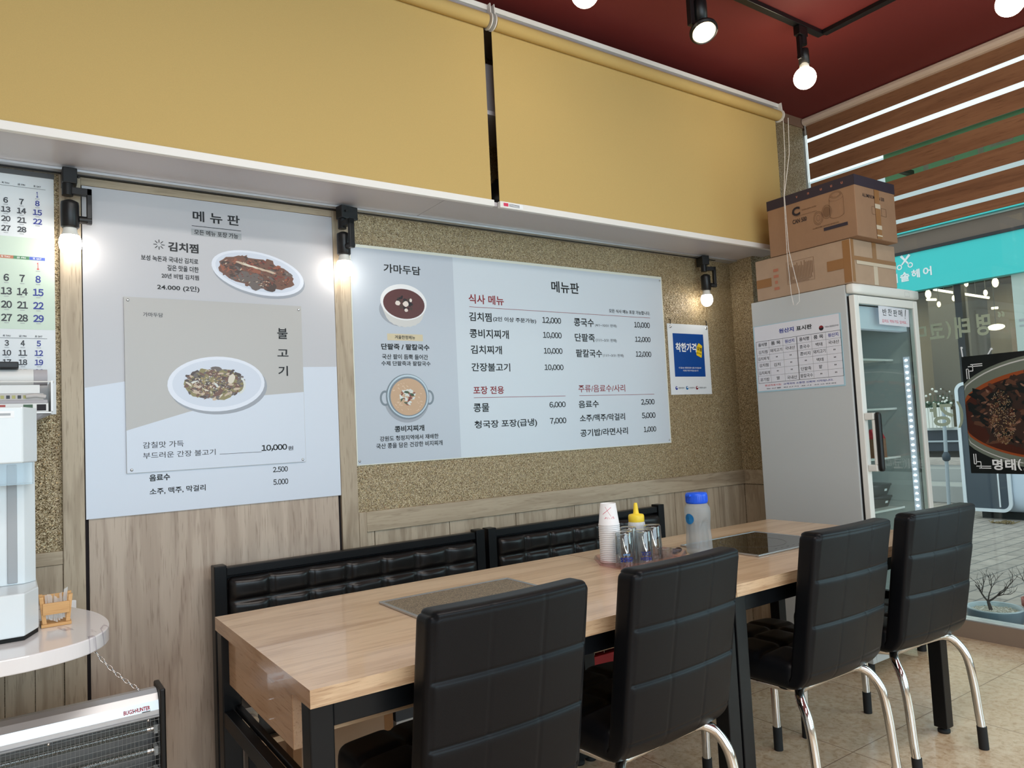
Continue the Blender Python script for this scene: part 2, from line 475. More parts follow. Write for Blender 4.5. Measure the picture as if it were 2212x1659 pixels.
def thing(name, label, cat, loc=(0, 0, 0), rz=0.0, group=None):
    o = link(name); o.location = loc; o.rotation_euler = (0, 0, rz); o.empty_display_size = 0.05
    return tag(o, label, cat, group)
def single(name, mb, label, cat, loc, group=None, bevel=0.0, kind=None):
    """a thing that is one mesh, origin at loc"""
    me_o = part(name, mb, None, bevel=bevel)
    L0 = Vector(loc)
    for v in me_o.data.vertices: v.co -= L0
    me_o.location = L0
    return tag(me_o, label, cat, group, kind)
def struct(name, mb, bevel=0.0, parent=None):
    o = part(name, mb, parent, bevel=bevel)
    if parent is None: o['kind'] = 'structure'
    return o
def sthing(name, loc=(0, 0, 0)):
    o = link(name); o.location = loc; o['kind'] = 'structure'; return o
def copy_tree(o, parent=None):
    c = o.copy(); COL.objects.link(c); c.parent = parent
    for ch in [x for x in o.children]: copy_tree(ch, c)
    return c

# ------------------------------------------------------------------ lettering
def glyphs(s, bold):
    cu = bpy.data.curves.new('t', 'FONT'); cu.body = s; cu.size = 1.0; cu.resolution_u = 3
    cu.offset = {0: 0.006, 1: 0.018, 2: 0.030, 3: 0.045}[bold]
    o = bpy.data.objects.new('t', cu); COL.objects.link(o)
    dg = bpy.context.evaluated_depsgraph_get()
    me = bpy.data.meshes.new_from_object(o.evaluated_get(dg))
    vs = [tuple(v.co) for v in me.vertices]; fs = [tuple(p.vertices) for p in me.polygons]
    bpy.data.objects.remove(o); bpy.data.curves.remove(cu); bpy.data.meshes.remove(me)
    return vs, fs
GC = {}
def number_glyphs(s, bold):
    """prices and day numbers in the plain upright numerals of the sans face"""
    V = []; F = []; x = 0.0
    for ch in s:
        fw = chr(ord(ch) + 0xFEE0)
        if (fw, bold) not in GC: GC[(fw, bold)] = glyphs(fw, bold)
        vs, fs = GC[(fw, bold)]
        a = min(v[0] for v in vs); b = max(v[0] for v in vs)
        adv = 0.57 if ch.isdigit() else 0.25
        o = len(V); dx = x + adv / 2 - (a + b) / 2
        V += [(v[0] + dx, v[1], v[2]) for v in vs]; F += [tuple(i + o for i in f) for f in fs]
        x += adv
    return V, F
def text(mb, s, o, xd, zd, w, h, m, bold=0, mirror=False):
    """lay lettering s into the w x h rectangle whose lower left corner is o; xd reading direction, zd up"""
    if (s, bold) not in GC: GC[(s, bold)] = number_glyphs(s, bold) if all(c in '0123456789,.' for c in s) else glyphs(s, bold)
    vs, fs = GC[(s, bold)]
    if not vs: return
    x0 = min(v[0] for v in vs); x1 = max(v[0] for v in vs); y0 = min(v[1] for v in vs); y1 = max(v[1] for v in vs)
    o = Vector(o); xd = Vector(xd); zd = Vector(zd)
    out = []
    for v in vs:
        a = (v[0] - x0) / max(1e-6, x1 - x0); b = (v[1] - y0) / max(1e-6, y1 - y0)
        if mirror: a = 1 - a
        out.append(o + xd * (a * w) + zd * (b * h))
    mb.add(out, fs, m)
def text_wall(mb, s, x0, z0, x1, z1, y, m, bold=0):
    text(mb, s, (x0, y, z0), (1, 0, 0), (0, 0, 1), x1 - x0, z1 - z0, m, bold)
def ellipse(mb, cx, cz, a, b, y, m, rot=0.0, n=40, a0=0.0, a1=2 * math.pi):
    pts = []
    for k in range(n):
        t = a0 + (a1 - a0) * k / n
        x, z = a * math.cos(t), b * math.sin(t)
        pts.append((cx + x * math.cos(rot) - z * math.sin(rot), y, cz + x * math.sin(rot) + z * math.cos(rot)))
    mb.poly(pts, m)
def blob(mb, cx, cz, a, b, y, m, rot, rnd, n=11, jag=0.28):
    pts = []
    for k in range(n):
        t = 2 * math.pi * k / n; q = 1 + rnd.uniform(-jag, jag)
        x, z = a * math.cos(t) * q, b * math.sin(t) * q
        pts.append((cx + x * math.cos(rot) - z * math.sin(rot), y, cz + x * math.sin(rot) + z * math.cos(rot)))
    mb.poly(pts, m)
def heap(mb, cx, cz, a, b, rot, y, layers, rnd):
    """printed food: overlapping irregular patches inside an ellipse; layers = (n, size, aspect, colours)"""
    q = 0
    for (n, sz, asp, cols) in layers:
        for i in range(n):
            t = rnd.uniform(0, 2 * math.pi); r = math.sqrt(rnd.random())
            x, z = a * r * math.cos(t), b * r * math.sin(t)
            px = cx + x * math.cos(rot) - z * math.sin(rot); pz = cz + x * math.sin(rot) + z * math.cos(rot)
            s = sz * rnd.uniform(0.6, 1.3); q += 1
            blob(mb, px, pz, s, s * asp * rnd.uniform(0.7, 1.2), y - 0.000004 * q, rnd.choice(cols), rnd.uniform(-0.9, 0.9), rnd)


# ================================================================== the setting
struct('floor', MB().box(-3.5, 3.985, -5.6, 0.0, -0.10, 0.0, 'beige_marble_tile'))
struct('ceiling', MB().box(-3.5, 4.05, -5.6, 0.1, 3.09, 3.20, 'ceiling_maroon'))
struct('wall_back', MB().box(-3.5, 4.05, 0.0, 0.12, 0.0, 3.09, 'gold_glitter_wallpaper'))
struct('wall_left', MB().box(-3.6, -3.5, -5.6, 0.1, 0.0, 3.09, 'paint_light'))
wf = MB()  # unseen front wall; its window opening is assumed, to let daylight in
wf.box(-3.5, -2.0, -5.6, -5.5, 0, 3.09, 'paint_light').box(2.6, 4.0, -5.6, -5.5, 0, 3.09, 'paint_light')
wf.box(-2.0, 2.6, -5.6, -5.5, 0, 0.5, 'paint_light').box(-2.0, 2.6, -5.6, -5.5, 2.75, 3.09, 'paint_light')
struct('wall_front', wf)
# boxed pier in the far corner
struct('wall_right', MB().box(3.257, 3.86, -0.155, -0.0005, 0.0, 3.09, 'gold_glitter_wallpaper'))
struct('trim_1', MB().box(3.255, 3.862, -0.162, -0.155, 3.03, 3.09, 'pier_molding'))
wr = MB()
wr.box(3.243, 3.257, -0.169, -0.0135, 0.853, 0.933, 'taupe_oak_horizontal')
wr.box(3.248, 3.257, -0.169, -0.0135, 0.0, 0.849, 'taupe_oak_vertical')
wr.box(3.257, 3.86, -0.169, -0.156, 0.853, 0.933, 'taupe_oak_horizontal')
wr.box(3.257, 3.86, -0.164, -0.156, 0.0, 0.849, 'taupe_oak_vertical')
struct('trim_2', wr)

# wood facing of the menu wall
tp = MB().box(-0.0635, 0.788, -0.011, -0.0005, 0.0, 2.119, 'taupe_oak_panel')
tp.box(-0.0745, -0.0635, -0.003, -0.0005, 0.0, 2.119, 'dark_slot').box(0.788, 0.799, -0.003, -0.0005, 0.0, 2.119, 'dark_slot')
struct('trim_3', tp)
struct('trim_4', MB().box(-0.136, -0.0745, -0.018, -0.0005, 0.0, 2.146, 'taupe_oak_vertical'), bevel=0.0015)
struct('trim_5', MB().box(0.799, 0.868, -0.018, -0.0005, 0.0, 2.146, 'taupe_oak_vertical'), bevel=0.0015)
struct('trim_6', MB().box(-0.0745, 0.799, -0.018, -0.0005, 2.1195, 2.146, 'taupe_oak_horizontal'), bevel=0.0015)
struct('trim_7', MB().box(0.9, 3.243, -0.020, -0.0005, 0.853, 0.933, 'taupe_oak_horizontal').box(0.8685, 0.90, -0.020, -0.0005, 0.0, 0.933, 'taupe_oak_vertical'), bevel=0.002)
wp = MB(); gx = [0.90, 0.935, 1.281, 1.627, 1.972, 2.318, 2.666, 3.02, 3.248]
for a, b in zip(gx[:-1], gx[1:]): wp.box(a + 0.0015, b - 0.0015, -0.012, -0.0005, 0.0, 0.852, 'taupe_oak_vertical')
struct('trim_8', wp, bevel=0.0012)
wl = MB().box(-3.5, -0.137, -0.016, -0.0005, 0.875, 0.917, 'taupe_oak_horizontal')
x = -0.1375
while x > -3.4:
    w_ = 0.078
    wl.box(x - w_ + 0.0015, x, -0.012, -0.0005, 0.0, 0.874, 'taupe_oak_vertical'); x -= w_
struct('trim_9', wl, bevel=0.0012)

# glazed side of the shop
w1 = sthing('window_1')
fr = MB()
fr.box(3.945, 4.03, -5.6, 0.0, 0.0, 0.092, 'frame_brown').box(3.95, 4.03, -5.6, 0.0, 0.092, 0.098, 'aluminium')
fr.box(3.945, 4.03, -5.6, 0.0, 3.05, 3.09, 'frame_brown').box(3.945, 4.03, -0.06, 0.0, 0.098, 3.05, 'frame_brown')
for y in (-2.1, -3.9, -5.56): fr.box(3.945, 4.03, y - 0.04, y + 0.04, 0.098, 3.05, 'frame_brown')
part('window_frame', fr, w1)
gp = MB().box(3.982, 3.988, -5.5, -0.06, 0.099, 3.049, 'window_glass')
pane = part('pane', gp, w1)
w2 = sthing('assumed_window_2')  # assumed window behind the camera, unseen, added for daylight
f2 = MB()
for x_ in (-2.0, -0.5, 1.0, 2.54): f2.box(x_, x_ + 0.06, -5.58, -5.52, 0.5, 2.75, 'frame_brown')
part('window_frame', f2, w2)

# ------------------------------------------------------------------ open cupboard above the menus with its two roller blinds
cb = thing('wall_cupboard', 'long white cupboard above the menu boards, closed by two yellow roller blinds', 'cupboard', (0, 0, 2.157))
bb = MB().box(-3.49, 1.16, -0.318, -0.001, 2.157, 2.175, 'white_laminate').box(1.162, 3.2555, -0.318, -0.001, 2.157, 2.175, 'white_laminate').box(3.2555, 3.335, -0.318, -0.170, 2.157, 2.175, 'white_laminate')
part('bottom_board', bb, cb, bevel=0.001)
part('shelf_board', MB().box(-3.49, 3.2555, -0.29, -0.001, 2.56, 2.578, 'white_laminate'), cb)
part('top_board', MB().box(-3.49, 3.2555, -0.30, -0.001, 2.985, 3.005, 'white_laminate'), cb)
for dx in (-1.2, 0.2, 3.23): part('side_panel', MB().box(dx, dx + 0.018, -0.29, -0.001, 2.176, 2.559, 'white_laminate').box(dx, dx + 0.018, -0.29, -0.001, 2.579, 2.984, 'white_laminate'), cb)
part('back_trim', MB().box(-3.49, 3.2555, -0.060, -0.001, 2.149, 2.1565, 'aluminium'), cb, 'pale aluminium strip along the wall')
part('lamp_rail', MB().box(-3.49, 3.10, -0.031, -0.019, 2.1465, 2.149, 'black_metal'), cb, 'thin black lighting rail')
single('storage_box', MB().box(1.40, 1.74, -0.26, -0.03, 2.579, 2.80, 'paper_grey'), 'grey box in the gap between the yellow blinds, on the upper shelf', 'box', (1.57, -0.15, 2.579), bevel=0.004)
kt = MB().lathe([(0.001, 0), (0.10, 0), (0.11, 0.05), (0.085, 0.12), (0.03, 0.14), (0.02, 0.16), (0.001, 0.162)], (1.52, -0.16, 2.176), 'black_plastic', 28)
single('cooking_pot', kt, 'black pot in the gap between the yellow blinds, on the lower board', 'pot', (1.52, -0.16, 2.176))

def roller_blind(x0, x1, label, sticker=False):
    t = thing('roller_blind', label, 'blind', ((x0 + x1) / 2, -0.33, 2.15), group='yellow roller blinds over the cupboard')
    part('headrail', MB().box(x0, x1, -0.352, -0.302, 2.978, 3.0, 'white_satin').box(x0, x1, -0.346, -0.302, 2.960, 2.977, 'aluminium'), t, bevel=0.001)
    part('roller', MB().cyl((x0 + 0.008, -0.352, 2.928), (x1 - 0.008, -0.352, 2.928), 0.028, 'yellow_blind_cloth', 24), t)
    part('cloth', MB().box(x0 + 0.004, x1 - 0.012, -0.334, -0.332, 2.172, 2.935, 'yellow_blind_cloth'), t)
    part('bottom_bar', MB().box(x0, x1 - 0.004, -0.343, -0.323, 2.148, 2.175, 'white_satin'), t, bevel=0.002)
    for x_, s in ((x0, -1), (x1, 1)):
        b = MB()
        pr = [(0.0, 2.998), (-0.046, 2.998), (-0.05, 2.955)] + [(-0.027 + 0.036 * math.cos(a), 2.928 + 0.036 * math.sin(a)) for a in [math.radians(d) for d in range(150, 331, 20)]] + [(0.0, 2.93)]
        y_ = -0.325
        v0 = [(x_, y_ + p, z) for p, z in pr]; v1 = [(x_ + 0.004 * s, y_ + p, z) for p, z in pr]; n = len(pr)
        b.add(v0 + v1, [tuple(range(n))[::-1], tuple(range(n, 2 * n))] + [(i, (i + 1) % n, n + (i + 1) % n, n + i) for i in range(n)], 'white_satin')
        part('bracket', b, t)
    if sticker:
        s_ = MB().quad((1.412, -0.3436, 2.153), (1.512, -0.3436, 2.153), (1.512, -0.3436, 2.171), (1.412, -0.3436, 2.171), 'ink_white')
        s_.quad((1.414, -0.3438, 2.155), (1.438, -0.3438, 2.155), (1.438, -0.3438, 2.169), (1.414, -0.3438, 2.169), 'ink_pink')
        for k in range(3): s_.quad((1.441, -0.3438, 2.156 + 0.0045 * k), (1.495, -0.3438, 2.156 + 0.0045 * k), (1.495, -0.3438, 2.158 + 0.0045 * k), (1.441, -0.3438, 2.158 + 0.0045 * k), 'ink_grey')
        part('sticker', s_, t, 'small white sticker with red mark')
    return t
roller_blind(-1.3, 1.374, 'yellow roller blind on the left, with a plain white bottom bar')
rb2 = roller_blind(1.398, 3.335, 'yellow roller blind on the right, sticker on its white bottom bar', True)
# bead chain of the right blind, pushed out by the cartons
ch = MB()
pa = [(3.345, -0.37, 2.91), (3.20, -0.462, 2.64), (3.012, -0.565, 2.35), (3.008, -0.562, 2.05), (3.004, -0.572, 1.85)]
pb = [(3.348, -0.40, 2.90), (3.205, -0.485, 2.64), (2.998, -0.578, 2.36), (2.990, -0.585, 2.07), (2.985, -0.630, 1.85), (2.985, -0.628, 1.80), (2.992, -0.602, 1.785)]
def resample(P, step):
    P = [Vector(p) for p in P]; out = [P[0]]; acc = 0.0
    for a, b in zip(P[:-1], P[1:]):
        L_ = (b - a).length; d = step - acc
        while d < L_: out.append(a.lerp(b, d / L_)); d += step
        acc = (L_ - (d - step))
    return out
for P in (pa + [(2.998, -0.585, 1.79)], pb):
    ch.tube(P, 0.0007, 'white_satin', 5)
    for p in resample(P, 0.0062):
        ch.ball(p, 0.0024, 'white_satin', 4)
part('pull_chain', ch, rb2, 'white bead chain hanging in a loop')

# ------------------------------------------------------------------ lamps
def wall_lamp(x, rz, label):
    t = thing('track_lamp', label, 'lamp', (x, -0.078, 2.149), rz, 'black track lamps on the menu wall')
    P = lambda n, b, **k: part(n, b, t, local=True, **k)
    P('adapter', MB().box(-0.021, 0.021, -0.018, 0.058, -0.052, -0.0005, 'black_metal').box(0.021, 0.030, -0.004, 0.004, -0.028, -0.02, 'black_metal'), bevel=0.003)
    a = MB().cyl((-0.006, 0, -0.052), (-0.006, 0, -0.09), 0.0165, 'black_metal')
    a.box(-0.006, 0.062, -0.011, 0.011, -0.085, -0.062, 'black_metal').box(0.047, 0.062, -0.011, 0.011, -0.178, -0.062, 'black_metal')
    P('arm', a, bevel=0.002)
    P('knob', MB().cyl((0.026, 0, -0.166), (0.0615, 0, -0.166), 0.0125, 'black_plastic'))
    P('socket', MB().lathe([(0.001, -0.108), (0.012, -0.105), (0.0255, -0.112), (0.0265, -0.122), (0.0265, -0.192), (0.022, -0.197), (0.001, -0.196)], (0, 0, 0), 'black_metal', 28))
    b = P('bulb', MB().lathe([(0.001, -0.286), (0.012, -0.284), (0.023, -0.277), (0.031, -0.262), (0.033, -0.247), (0.031, -0.232), (0.027, -0.222)], (0, 0, 0), 'bulb_glow', 28))
    b['label'] = 'lit white globe'
    P('bulb_collar', MB().lathe([(0.027, -0.2225), (0.021, -0.210), (0.019, -0.196)], (0, 0, 0), 'bulb_collar', 28))
    return t
wall_lamp(-0.110, 0.0, 'black track lamp with lit bulb between the calendar and the tall menu board')
wall_lamp(0.820, math.radians(-78), 'black track lamp with lit bulb between the two menu boards')
wall_lamp(2.948, math.radians(-22), 'black track lamp with lit bulb above the small blue notice')

tk = MB().box(-3.4, 3.0, -0.858, -0.824, 3.068, 3.0895, 'black_metal').box(2.983, 3.017, -5.0, -0.858, 3.068, 3.0895, 'black_metal')
single('ceiling_track', tk, 'black lighting track turning a corner on the dark red ceiling', 'lighting track', (1.0, -0.84, 3.0895), bevel=0.002)

def globe_lamp(x, y, label, rz=0.0):
    t = thing('ceiling_lamp', label, 'lamp', (x, y, 3.068), rz, 'globe lamps on the ceiling track')
    P = lambda n, b, **k: part(n, b, t, local=True, **k)
    P('adapter', MB().box(-0.045, 0.022, -0.016, 0.016, -0.045, -0.0005, 'black_metal').cyl((0, 0, -0.045), (0, 0, -0.085), 0.019, 'black_metal'), bevel=0.002)
    P('arm', MB().box(-0.038, -0.020, -0.010, 0.010, -0.16, -0.05, 'black_metal'), bevel=0.003)
    P('knob', MB().cyl((-0.036, 0, -0.148), (-0.010, 0, -0.148), 0.012, 'black_plastic'))
    P('socket', MB().lathe([(0.001, -0.104), (0.022, -0.106), (0.024, -0.112), (0.0245, -0.178), (0.001, -0.182)], (0, 0, 0), 'black_metal', 24))
    b = P('bulb', MB().ball((-0.004, 0, -0.246), 0.051, 'bulb_glow_warm', 16))
    b['label'] = 'lit white globe'
    P('bulb_collar', MB().lathe([(0.020, -0.182), (0.024, -0.198)], (-0.002, 0, 0), 'bulb_collar', 24))
    return t
globe_lamp(2.842, -0.84, 'globe lamp on the ceiling track, close to the corner of the track')
globe_lamp(1.484, -0.84, 'globe lamp cut by the top edge, left of the spotlight')
globe_lamp(3.0, -1.638, 'globe lamp cut by the top right corner, above the striped window blind', math.radians(90))
sp = thing('spotlight', 'black reflector spotlight with a dim yellow face on the ceiling track', 'lamp', (2.10, -0.84, 3.068))
part('adapter', MB().box(2.045, 2.12, -0.856, -0.824, 3.03, 3.0675, 'black_metal'), sp, bevel=0.002)
part('arm', MB().box(2.045, 2.068, -0.852, -0.828, 2.86, 3.03, 'black_metal'), sp, bevel=0.003)
part('socket', MB().lathe([(0.001, 2.982), (0.03, 2.978), (0.032, 2.968), (0.032, 2.885), (0.001, 2.882)], (2.112, -0.84, 0), 'black_metal', 28), sp)
hd = MB(); ax = Vector((-0.22, -0.42, -0.88)).normalized(); c0 = Vector((2.112, -0.842, 2.885))
prof = [(0.0, 0.020), (0.018, 0.022), (0.030, 0.034), (0.044, 0.048), (0.052, 0.056), (0.0525, 0.058), (0.061, 0.058), (0.064, 0.051), (0.070, 0.050)]
hd.tube([c0 + ax * h for h, r in prof], [r for h, r in prof], 'black_plastic', 32, cap=False)
part('reflector', hd, sp)
fc = MB(); fa = (Vector((0, 0, 1)) - ax * ax.z).normalized(); fb = ax.cross(fa); cc = c0 + ax * 0.064
fc.poly([cc + fa * 0.047 * math.cos(2 * math.pi * k / 32) + fb * 0.047 * math.sin(2 * math.pi * k / 32) for k in range(32)], 'spot_led')
part('lens', fc, sp, 'pale yellow lit face')
ld = MB()
for i in range(-2, 3):
    for j in range(-2, 3):
        if i * i + j * j <= 5: ld.ball(cc + fa * 0.016 * i + fb * 0.016 * j + ax * 0.001, 0.0065, 'led_dot' if (i + j) % 3 == 0 else 'spot_led', 6)
part('led_cluster', ld, sp)

# ------------------------------------------------------------------ striped blind of the side window
zb = thing('window_blind', 'brown wood-look striped blind over the upper side window', 'blind', (3.88, -1.6, 2.235))
cp = [(3.84, 3.05), (3.838, 3.065), (3.842, 3.080), (3.855, 3.0885), (3.93, 3.0885), (3.93, 3.043), (3.856, 3.043)]
cs = MB(); n = len(cp)
cs.add([(x, -0.168, z) for x, z in cp] + [(x, -3.4, z) for x, z in cp], [tuple(range(n)), tuple(range(n, 2 * n))[::-1]] + [(i, n + i, n + (i + 1) % n, (i + 1) % n) for i in range(n)], 'cassette_beige')
part('cassette', cs, zb, 'beige box along the ceiling')
for a, b in ((2.960, 3.043), (2.831, 2.936), (2.700, 2.801), (2.568, 2.673), (2.443, 2.538), (2.308, 2.417), (2.245, 2.284)):
    part('slat', MB().box(3.879, 3.881, -3.38, -0.172, a, b, 'blind_slat_brown'), zb)
part('bottom_bar', MB().box(3.872, 3.888, -3.38, -0.172, 2.232, 2.246, 'blind_slat_brown'), zb, bevel=0.003)
bc = MB()
for y in (-0.176, -0.170): bc.tube([(3.862, y, 3.05), (3.862, y, 2.2)], 0.0012, 'white_satin', 6)
part('pull_chain', bc, zb, 'thin chain at its left end')

# ================================================================== boards, notices and calendar on the menu wall
def rect(mb, x0, x1, z0, z1, y, m): mb.quad((x0, y, z0), (x1, y, z0), (x1, y, z1), (x0, y, z1), m)
CK = {'k': 'ink_black', 'r': 'ink_red', 'g': 'ink_grey'}
# --- tall menu board on the wood panel
yb = -0.0165
t = thing('menu_board', 'tall white menu board with a braised pork dish printed at its top', 'menu board', (0.364, yb + 0.004, 1.563))
bd = MB().box(-0.0715, 0.798, -0.0165, -0.0115, 1.0085, 2.118, 'board_beige')
y = yb - 0.0004
bd.poly([(-0.0705, y, 1.0095), (0.797, y, 1.0095), (0.797, y, 1.515), (0.661, y, 1.513), (0.043, y, 1.459), (-0.0705, y, 1.439)], 'board_lower')
part('panel', bd, t)
tx = MB(); y = yb - 0.0009
for s, x0, z0, x1, z1, c, b in [
('메 뉴 판',0.275,2.039,0.439,2.078,'k',1),('모든 메뉴 포장 가능',0.279,1.990,0.432,2.009,'k',1),('김치찜',0.191,1.921,0.292,1.955,'k',2),
('보성 녹돈과 국내산 김치로',0.104,1.881,0.290,1.901,'k',1),('깊은 맛을 더한',0.187,1.851,0.291,1.872,'k',1),('20년 비법 김치찜',0.168,1.823,0.291,1.841,'k',1),
('24.000 (2인)',0.153,1.778,0.292,1.801,'k',1),('음료수',0.117,1.117,0.182,1.140,'k',2),('2.500',0.535,1.117,0.591,1.137,'k',1),('소주, 맥주, 막걸리',0.117,1.070,0.297,1.093,'k',1),('5.000',0.535,1.070,0.591,1.091,'k',1)]:
    text_wall(tx, s, x0, z0, x1, z1, y, CK[c], b)
rect(tx, 0.271, 0.443, 2.0205, 2.0225, y, 'ink_black')
rect(tx, 0.269, 0.444, 1.987, 2.011, y + 0.0003, 'strip_grey')
for k in range(8):
    a = k * math.pi / 4; r0, r1 = 0.007, 0.018
    d = Vector((math.cos(a), 0, math.sin(a))); q = Vector((-math.sin(a), 0, math.cos(a))) * 0.0012; c = Vector((0.162, y, 1.941))
    tx.quad(c + d * r0 - q, c + d * r1 - q, c + d * r1 + q, c + d * r0 + q, 'ink_black')
part('lettering', tx, t)
rnd = random.Random(3)
dp = MB(); y = yb - 0.0006
rt = math.radians(-9)
ellipse(dp, 0.509, 1.856, 0.172, 0.080, y, 'print_shade', rt)
ellipse(dp, 0.505, 1.866, 0.172, 0.080, y - 0.0002, 'plate_white', rt)
ellipse(dp, 0.505, 1.868, 0.158, 0.070, y - 0.0003, 'plate_inner', rt)
blob(dp, 0.498, 1.866, 0.140, 0.055, y - 0.0004, 'food_brown', rt, rnd, 30, 0.07)
heap(dp, 0.498, 1.868, 0.128, 0.048, rt, y - 0.0005, [(90, 0.017, 0.55, ['food_dark', 'food_brown', 'food_rust', 'food_brown', 'food_grey']), (120, 0.008, 0.4, ['food_rust', 'food_dark', 'food_red', 'food_brown', 'food_brown']), (90, 0.0045, 0.35, ['food_pale', 'food_rust', 'food_dark', 'food_red'])], rnd)
for q_, (cx, cz, w_, h_, c) in enumerate(((0.494, 1.832, 0.030, 0.031, 'food_grey'), (0.545, 1.816, 0.024, 0.018, 'food_dark'), (0.450, 1.850, 0.024, 0.022, 'food_grey'))):
    blob(dp, cx, cz, w_, h_, y - 0.0014 - 0.00003 * q_, c, 0.1, rnd, 14, 0.10)
heap(dp, 0.522, 1.836, 0.022, 0.030, 0.3, y - 0.0016, [(60, 0.0045, 0.4, ['food_pale', 'food_rust', 'food_brown', 'food_dark', 'food_brown'])], rnd)
for k in range(5): blob(dp, 0.44 + 0.026 * k, 1.899 - 0.006 * k, 0.022, 0.004, y - 0.0017 - 0.00002 * k, rnd.choice(['food_pale', 'food_rust', 'food_cream']), -0.25, rnd, 12, 0.2)
part('dish_picture', dp, t)

# --- sheet screwed over it
t2 = thing('menu_sheet', 'grey and white bulgogi sheet screwed over the tall menu board', 'menu board', (0.355, -0.0185, 1.45))
yo = -0.0225
pn = MB().box(0.048, 0.660, yo, -0.0185, 1.149, 1.749, 'overlay_beige')
y = yo - 0.0004
pn.poly([(0.049, y, 1.150), (0.659, y, 1.150), (0.659, y, 1.416), (0.515, y, 1.406), (0.40, y, 1.388), (0.245, y, 1.351), (0.049, y, 1.293)], 'board_lower')
part('panel', pn, t2)
tx = MB(); y = yo - 0.0008
for s, x0, z0, x1, z1, c, b in [('가마두담',0.106,1.683,0.169,1.698,'g',0),('불',0.565,1.619,0.604,1.660,'k',1),('고',0.563,1.552,0.605,1.579,'k',1),('기',0.564,1.478,0.601,1.516,'k',1),
('감칠맛 가득',0.098,1.230,0.227,1.252,'g',0),('부드러운 간장 불고기',0.098,1.195,0.332,1.216,'g',0),('10,000',0.494,1.196,0.589,1.221,'k',2),('원',0.592,1.196,0.612,1.212,'k',1)]:
    text_wall(tx, s, x0, z0, x1, z1, y, CK[c], b)
rect(tx, 0.346, 0.494, 1.1955, 1.197, y, 'ink_grey')
part('lettering', tx, t2)
dp = MB(); y = yo - 0.0005
ellipse(dp, 0.353, 1.437, 0.168, 0.098, y - 0.0001, 'print_shade', 0.03)
ellipse(dp, 0.345, 1.449, 0.167, 0.099, y - 0.0002, 'plate_white', 0.03)
ellipse(dp, 0.347, 1.451, 0.153, 0.086, y - 0.0003, 'plate_inner', 0.03)
blob(dp, 0.338, 1.448, 0.098, 0.054, y - 0.0004, 'food_olive', 0.0, rnd, 24, 0.13)
heap(dp, 0.338, 1.450, 0.098, 0.054, 0.0, y - 0.0005, [(60, 0.016, 0.5, ['food_olive', 'food_grey', 'food_brown', 'food_dark', 'food_pale']), (110, 0.009, 0.5, ['food_dark', 'food_grey', 'food_brown', 'food_grey', 'food_olive', 'food_brown']), (70, 0.006, 0.35, ['food_pale', 'food_olive', 'food_grey', 'food_dark', 'food_brown']), (8, 0.011, 0.35, ['food_onion', 'food_cream', 'food_pale'])], rnd)
heap(dp, 0.322, 1.447, 0.060, 0.034, 0.0, y - 0.0014, [(110, 0.0022, 0.8, ['sesame', 'food_cream'])], rnd)
for k in range(7):
    a = -0.9 + 0.26 * k; blob(dp, 0.405 + 0.034 * math.cos(a), 1.445 + 0.034 * math.sin(a), 0.007, 0.004, y - 0.0016 - 0.00002 * k, 'food_onion', a + 1.57, rnd, 10, 0.1)
blob(dp, 0.393, 1.467, 0.011, 0.019, y - 0.0017, 'food_cream', -0.4, rnd, 14, 0.08)
part('dish_picture', dp, t2)
for (x_, z_) in ((0.060, 1.738), (0.650, 1.735), (0.063, 1.160), (0.648, 1.158)):
    part('screw', MB().lathe([(0.0001, 0.0022), (0.003, 0.002), (0.0045, 0.001), (0.005, 0.0)], (x_, yo - 0.0003, z_), 'brushed_steel', 14, 'y'), t2)

